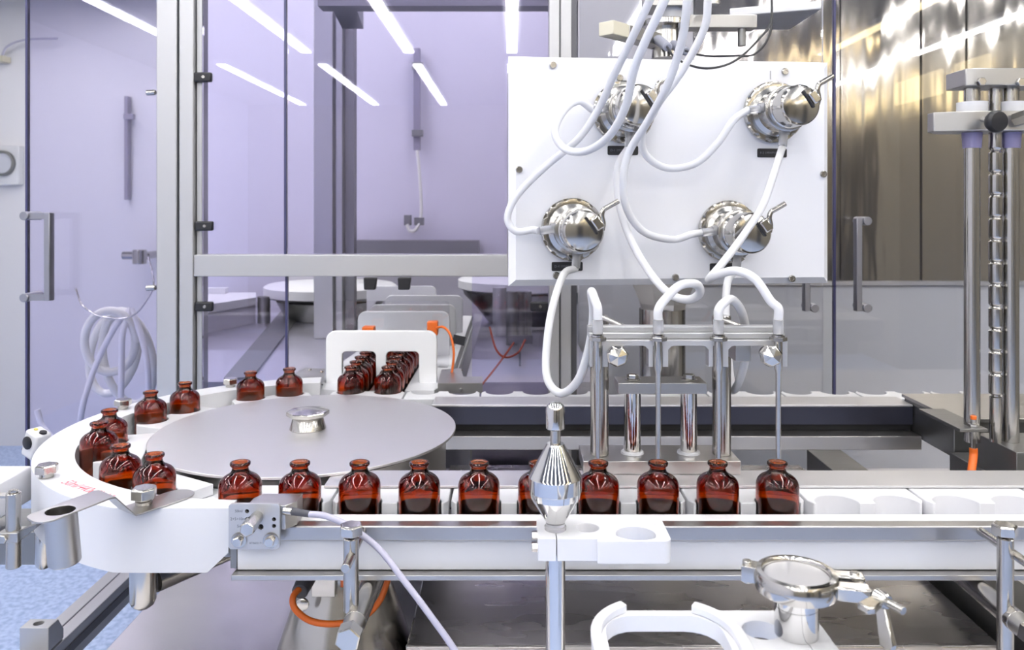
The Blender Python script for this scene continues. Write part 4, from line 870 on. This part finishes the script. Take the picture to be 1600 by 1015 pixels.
# rear machine seen through the glass
g = thing('rear_machine_table', 'lilac tinted steel table of the rear machine behind glass', 'machine table', (-.8, 2.4, 0))
obj('top', prism(nb(), [(-.70, 1.73), (-.350, 1.73), (-.350, 3.05), (-1.12, 3.05)], .93, .96), 'table_rear', g)
obj('cabinet', prism(nb(), [(-.69, 1.75), (-.36, 1.75), (-.36, 3.0), (-1.09, 3.0)], .02, .9295), 'steel', g)
obj('gutter', prism(nb(), [(-.62, 1.75), (-.56, 1.75), (-.76, 3.0), (-.84, 3.0)], .9602, .966), 'steel_dark', g)
g = thing('rear_machine_table', 'lilac tinted steel cabinet right of the infeed tunnel behind glass', 'machine table', (.1, 2.4, 0))
obj('top', box(nb(), -.10, .18, 1.73, 3.05, .93, .96), 'table_rear', g)
obj('cabinet', box(nb(), -.09, .17, 1.75, 3.0, .02, .9295), 'steel', g)
g = thing('rear_bench', 'raised white bench of the rear machine at left behind glass', 'bench', (-.95, 2.7, 1.0))
obj('bench_top', prism(nb(), [(X(313, 2.45), 2.30), (X(400, 2.6), 2.60), (X(400, 2.75), 2.75), (X(313, 2.75), 2.75)], 1.02, 1.045), 'white_soft', g)
obj('bench_body', prism(nb(), [(X(315, 2.45), 2.32), (X(398, 2.6), 2.61), (X(398, 2.75), 2.74), (X(315, 2.75), 2.74)], .9605, 1.0198), 'lilac_wall', g)
obj('screen', box(nb(), X(316, 2.7), X(352, 2.7), 2.70, 2.73, 1.046, Z(450, 2.7)), 'white_soft', g)
g = thing('rear_turntable', 'dark rear turntable machine with white rim, left of the tunnel behind glass', 'machine', (-.5, 2.8, 1.0))
obj('rim', lathe(nb(), [(.21, 0), (.22, .006), (.22, .034), (.21, .04)], (-.615, 2.76, Z(470, 2.6)), seg=48), 'white_soft', g)
obj('body', lathe(nb(), [(.15, 0), (.18, .060)], (-.615, 2.76, .9605), seg=24), 'steel_dark', g)
obj('cylinder', cyl(nb(), (-.80, 2.62, .9605), (-.80, 2.62, 1.045), .020, 24), 'steel_dark', g)
g = thing('rear_turntable', 'dark rear turntable machine with white rim, right of the tunnel behind glass', 'machine', (.0, 2.6, 1.0))
obj('rim', lathe(nb(), [(.21, 0), (.22, .006), (.22, .030), (.21, .036)], (.045, 2.64, 1.070), seg=48), 'white_soft', g)
obj('body', lathe(nb(), [(.12, 0), (.16, .05), (.20, .09), (.205, .105)], (.045, 2.64, .9605), seg=12), 'steel_dark', g)
obj('post', cyl(nb(), (-.036, 2.36, .9605), (-.036, 2.36, 1.10), .020, 24), 'alu', g)
for px_, D in ((800, 2.2), (812, 2.24), (822, 2.3)):
    obj('cylinder', cyl(nb(), (X(px_, D), D, .9605), (X(px_, D), D, Z(455, D)), .016, 16), 'steel_dark', g)
solo('red_cable', tube(nb(), [A(765, 510, 1.75), A(775, 545, 1.74), A(790, 558, 1.74), A(810, 550, 1.74), A(821, 530, 1.75)], .0022, 8), mat('red_orange_sheath', (.6, .10, .04), .5), 'thin red cable hanging in a loop behind the right lower glass', 'cable')
solo('red_cable', tube(nb(), [A(803, 535, 1.75), A(788, 556, 1.73), A(770, 580, 1.72), A(752, 602, 1.71)], .0022, 8), mat('red_orange_sheath', (.6, .10, .04), .5), 'thin red cable slanting down behind the right lower glass', 'cable')
solo('equipment_plate', merge(box(nb(), X(794, 1.9), X(832, 1.9), 1.9, 1.905, Z(537, 1.9), Z(524, 1.9)), box(nb(), X(811, 1.9), X(814, 1.9), 1.9052, 1.908, .9605, Z(530, 1.9))), 'steel_dark', 'dark rectangular plate behind the right lower glass', 'plate')
# hose coil hanging behind left door
g = thing('hose_coil', 'coil of cream and white hose hanging behind the left glass door', 'hose coil', (-1.0, 2.1, .9))
HD = 2.1
def loop(cx_, cy_, rx, ry, tilt, D, r, mt_, a0=0, a1=360):
    pts = []
    for k in range(25):
        a = R(a0 + (a1 - a0) * k / 24); x = rx * cos(a); y = ry * sin(a); c, s_ = cos(R(tilt)), sin(R(tilt))
        pts.append(A(cx_ + x * c - y * s_, cy_ + x * s_ + y * c, D + .02 * sin(a)))
    return obj('hose', tube(nb(), pts, r, 12, 2), mt_, g)
loop(172, 533, 40, 48, 0, HD, .0105, 'cream_hose')
loop(200, 560, 38, 72, -12, HD + .04, .0105, 'cream_hose')
loop(178, 550, 36, 66, 14, HD + .07, .0105, 'cream_hose')
obj('hose', tube(nb(), [A(204, 482, HD), A(180, 510, HD - .02), A(150, 570, HD - .02), A(128, 640, HD - .03), A(125, 700, HD)], .0075, 10), 'white_soft', g)
obj('hose', tube(nb(), [A(204, 482, HD), A(192, 520, HD - .03), A(190, 570, HD - .03), A(189, 640, HD - .03), A(190, 700, HD)], .0075, 10), 'white_soft', g)
obj('hose', tube(nb(), [A(205, 482, HD), A(225, 540, HD - .02), A(232, 600, HD - .02), A(228, 680, HD)], .0075, 10), 'white_soft', g)
obj('hook', tube(nb(), [A(118, 450, HD - .05), A(130, 478, HD - .05), A(160, 495, HD - .05), A(205, 494, HD - .05), A(232, 465, HD - .05), A(240, 440, HD - .05), A(232, 400, HD - .04)], .0022, 8), 'steel_round', g)
solo('pipe_valve', merge(cyl(nb(), A(192, 399, 4.4), A(232, 399, 4.4), .022, 20, .002), merge(cyl(nb(), A(218, 390, 4.36), A(218, 412, 4.36), .036, 20, .003), cyl(nb(), A(228, 399, 4.4), A(228, 399, 4.4) + Vector((0, .149, 0)), .02, 20))), 'steel_round', 'small steel pipe valve behind the left glass door', 'valve')
solo('white_hose', tube(nb(), [A(58, 640, 1.9), A(66, 665, 1.9), A(80, 685, 1.88), A(95, 720, 1.86)], .007, 10), 'white_soft', 'short white hose end drooping low behind the left door', 'hose')
# gauge on back wall
g = thing('pressure_gauge', 'round grey pressure gauge in a white box on the far left wall', 'gauge', (X(5, 4.5), 4.5, 1.5))
obj('plate', box(nb(), X(-30, 4.52), X(33, 4.52), 4.50, 4.545, Z(289, 4.52), Z(228, 4.52)), 'white_soft', g, bevel=.004)
obj('bezel', lathe(nb(), [(.070, 0), (.070, .02), (.058, .022), (.056, .010), (0, .010)], A(5, 255, 4.499), (0, -1, 0), 40), 'steel_dark', g)
obj('dial', lathe(nb(), [(.055, .0101), (.055, .012), (0, .012)], A(5, 255, 4.499), (0, -1, 0), 40), 'amber_ring', g)
g = thing('cable_lamp', 'small cream fitting with a curved cable on the far left wall', 'fitting', tuple(A(5, 92, 4.5)))
obj('fitting', box(nb(), X(-6, 4.5), X(10, 4.5), 4.47, 4.54, Z(97, 4.5), Z(88, 4.5)), 'cream', g)
obj('wire', tube(nb(), [A(3, 88, 4.48), A(12, 72, 4.48), A(40, 62, 4.48), A(90, 60, 4.48)], .006, 8), 'grey_cable', g)
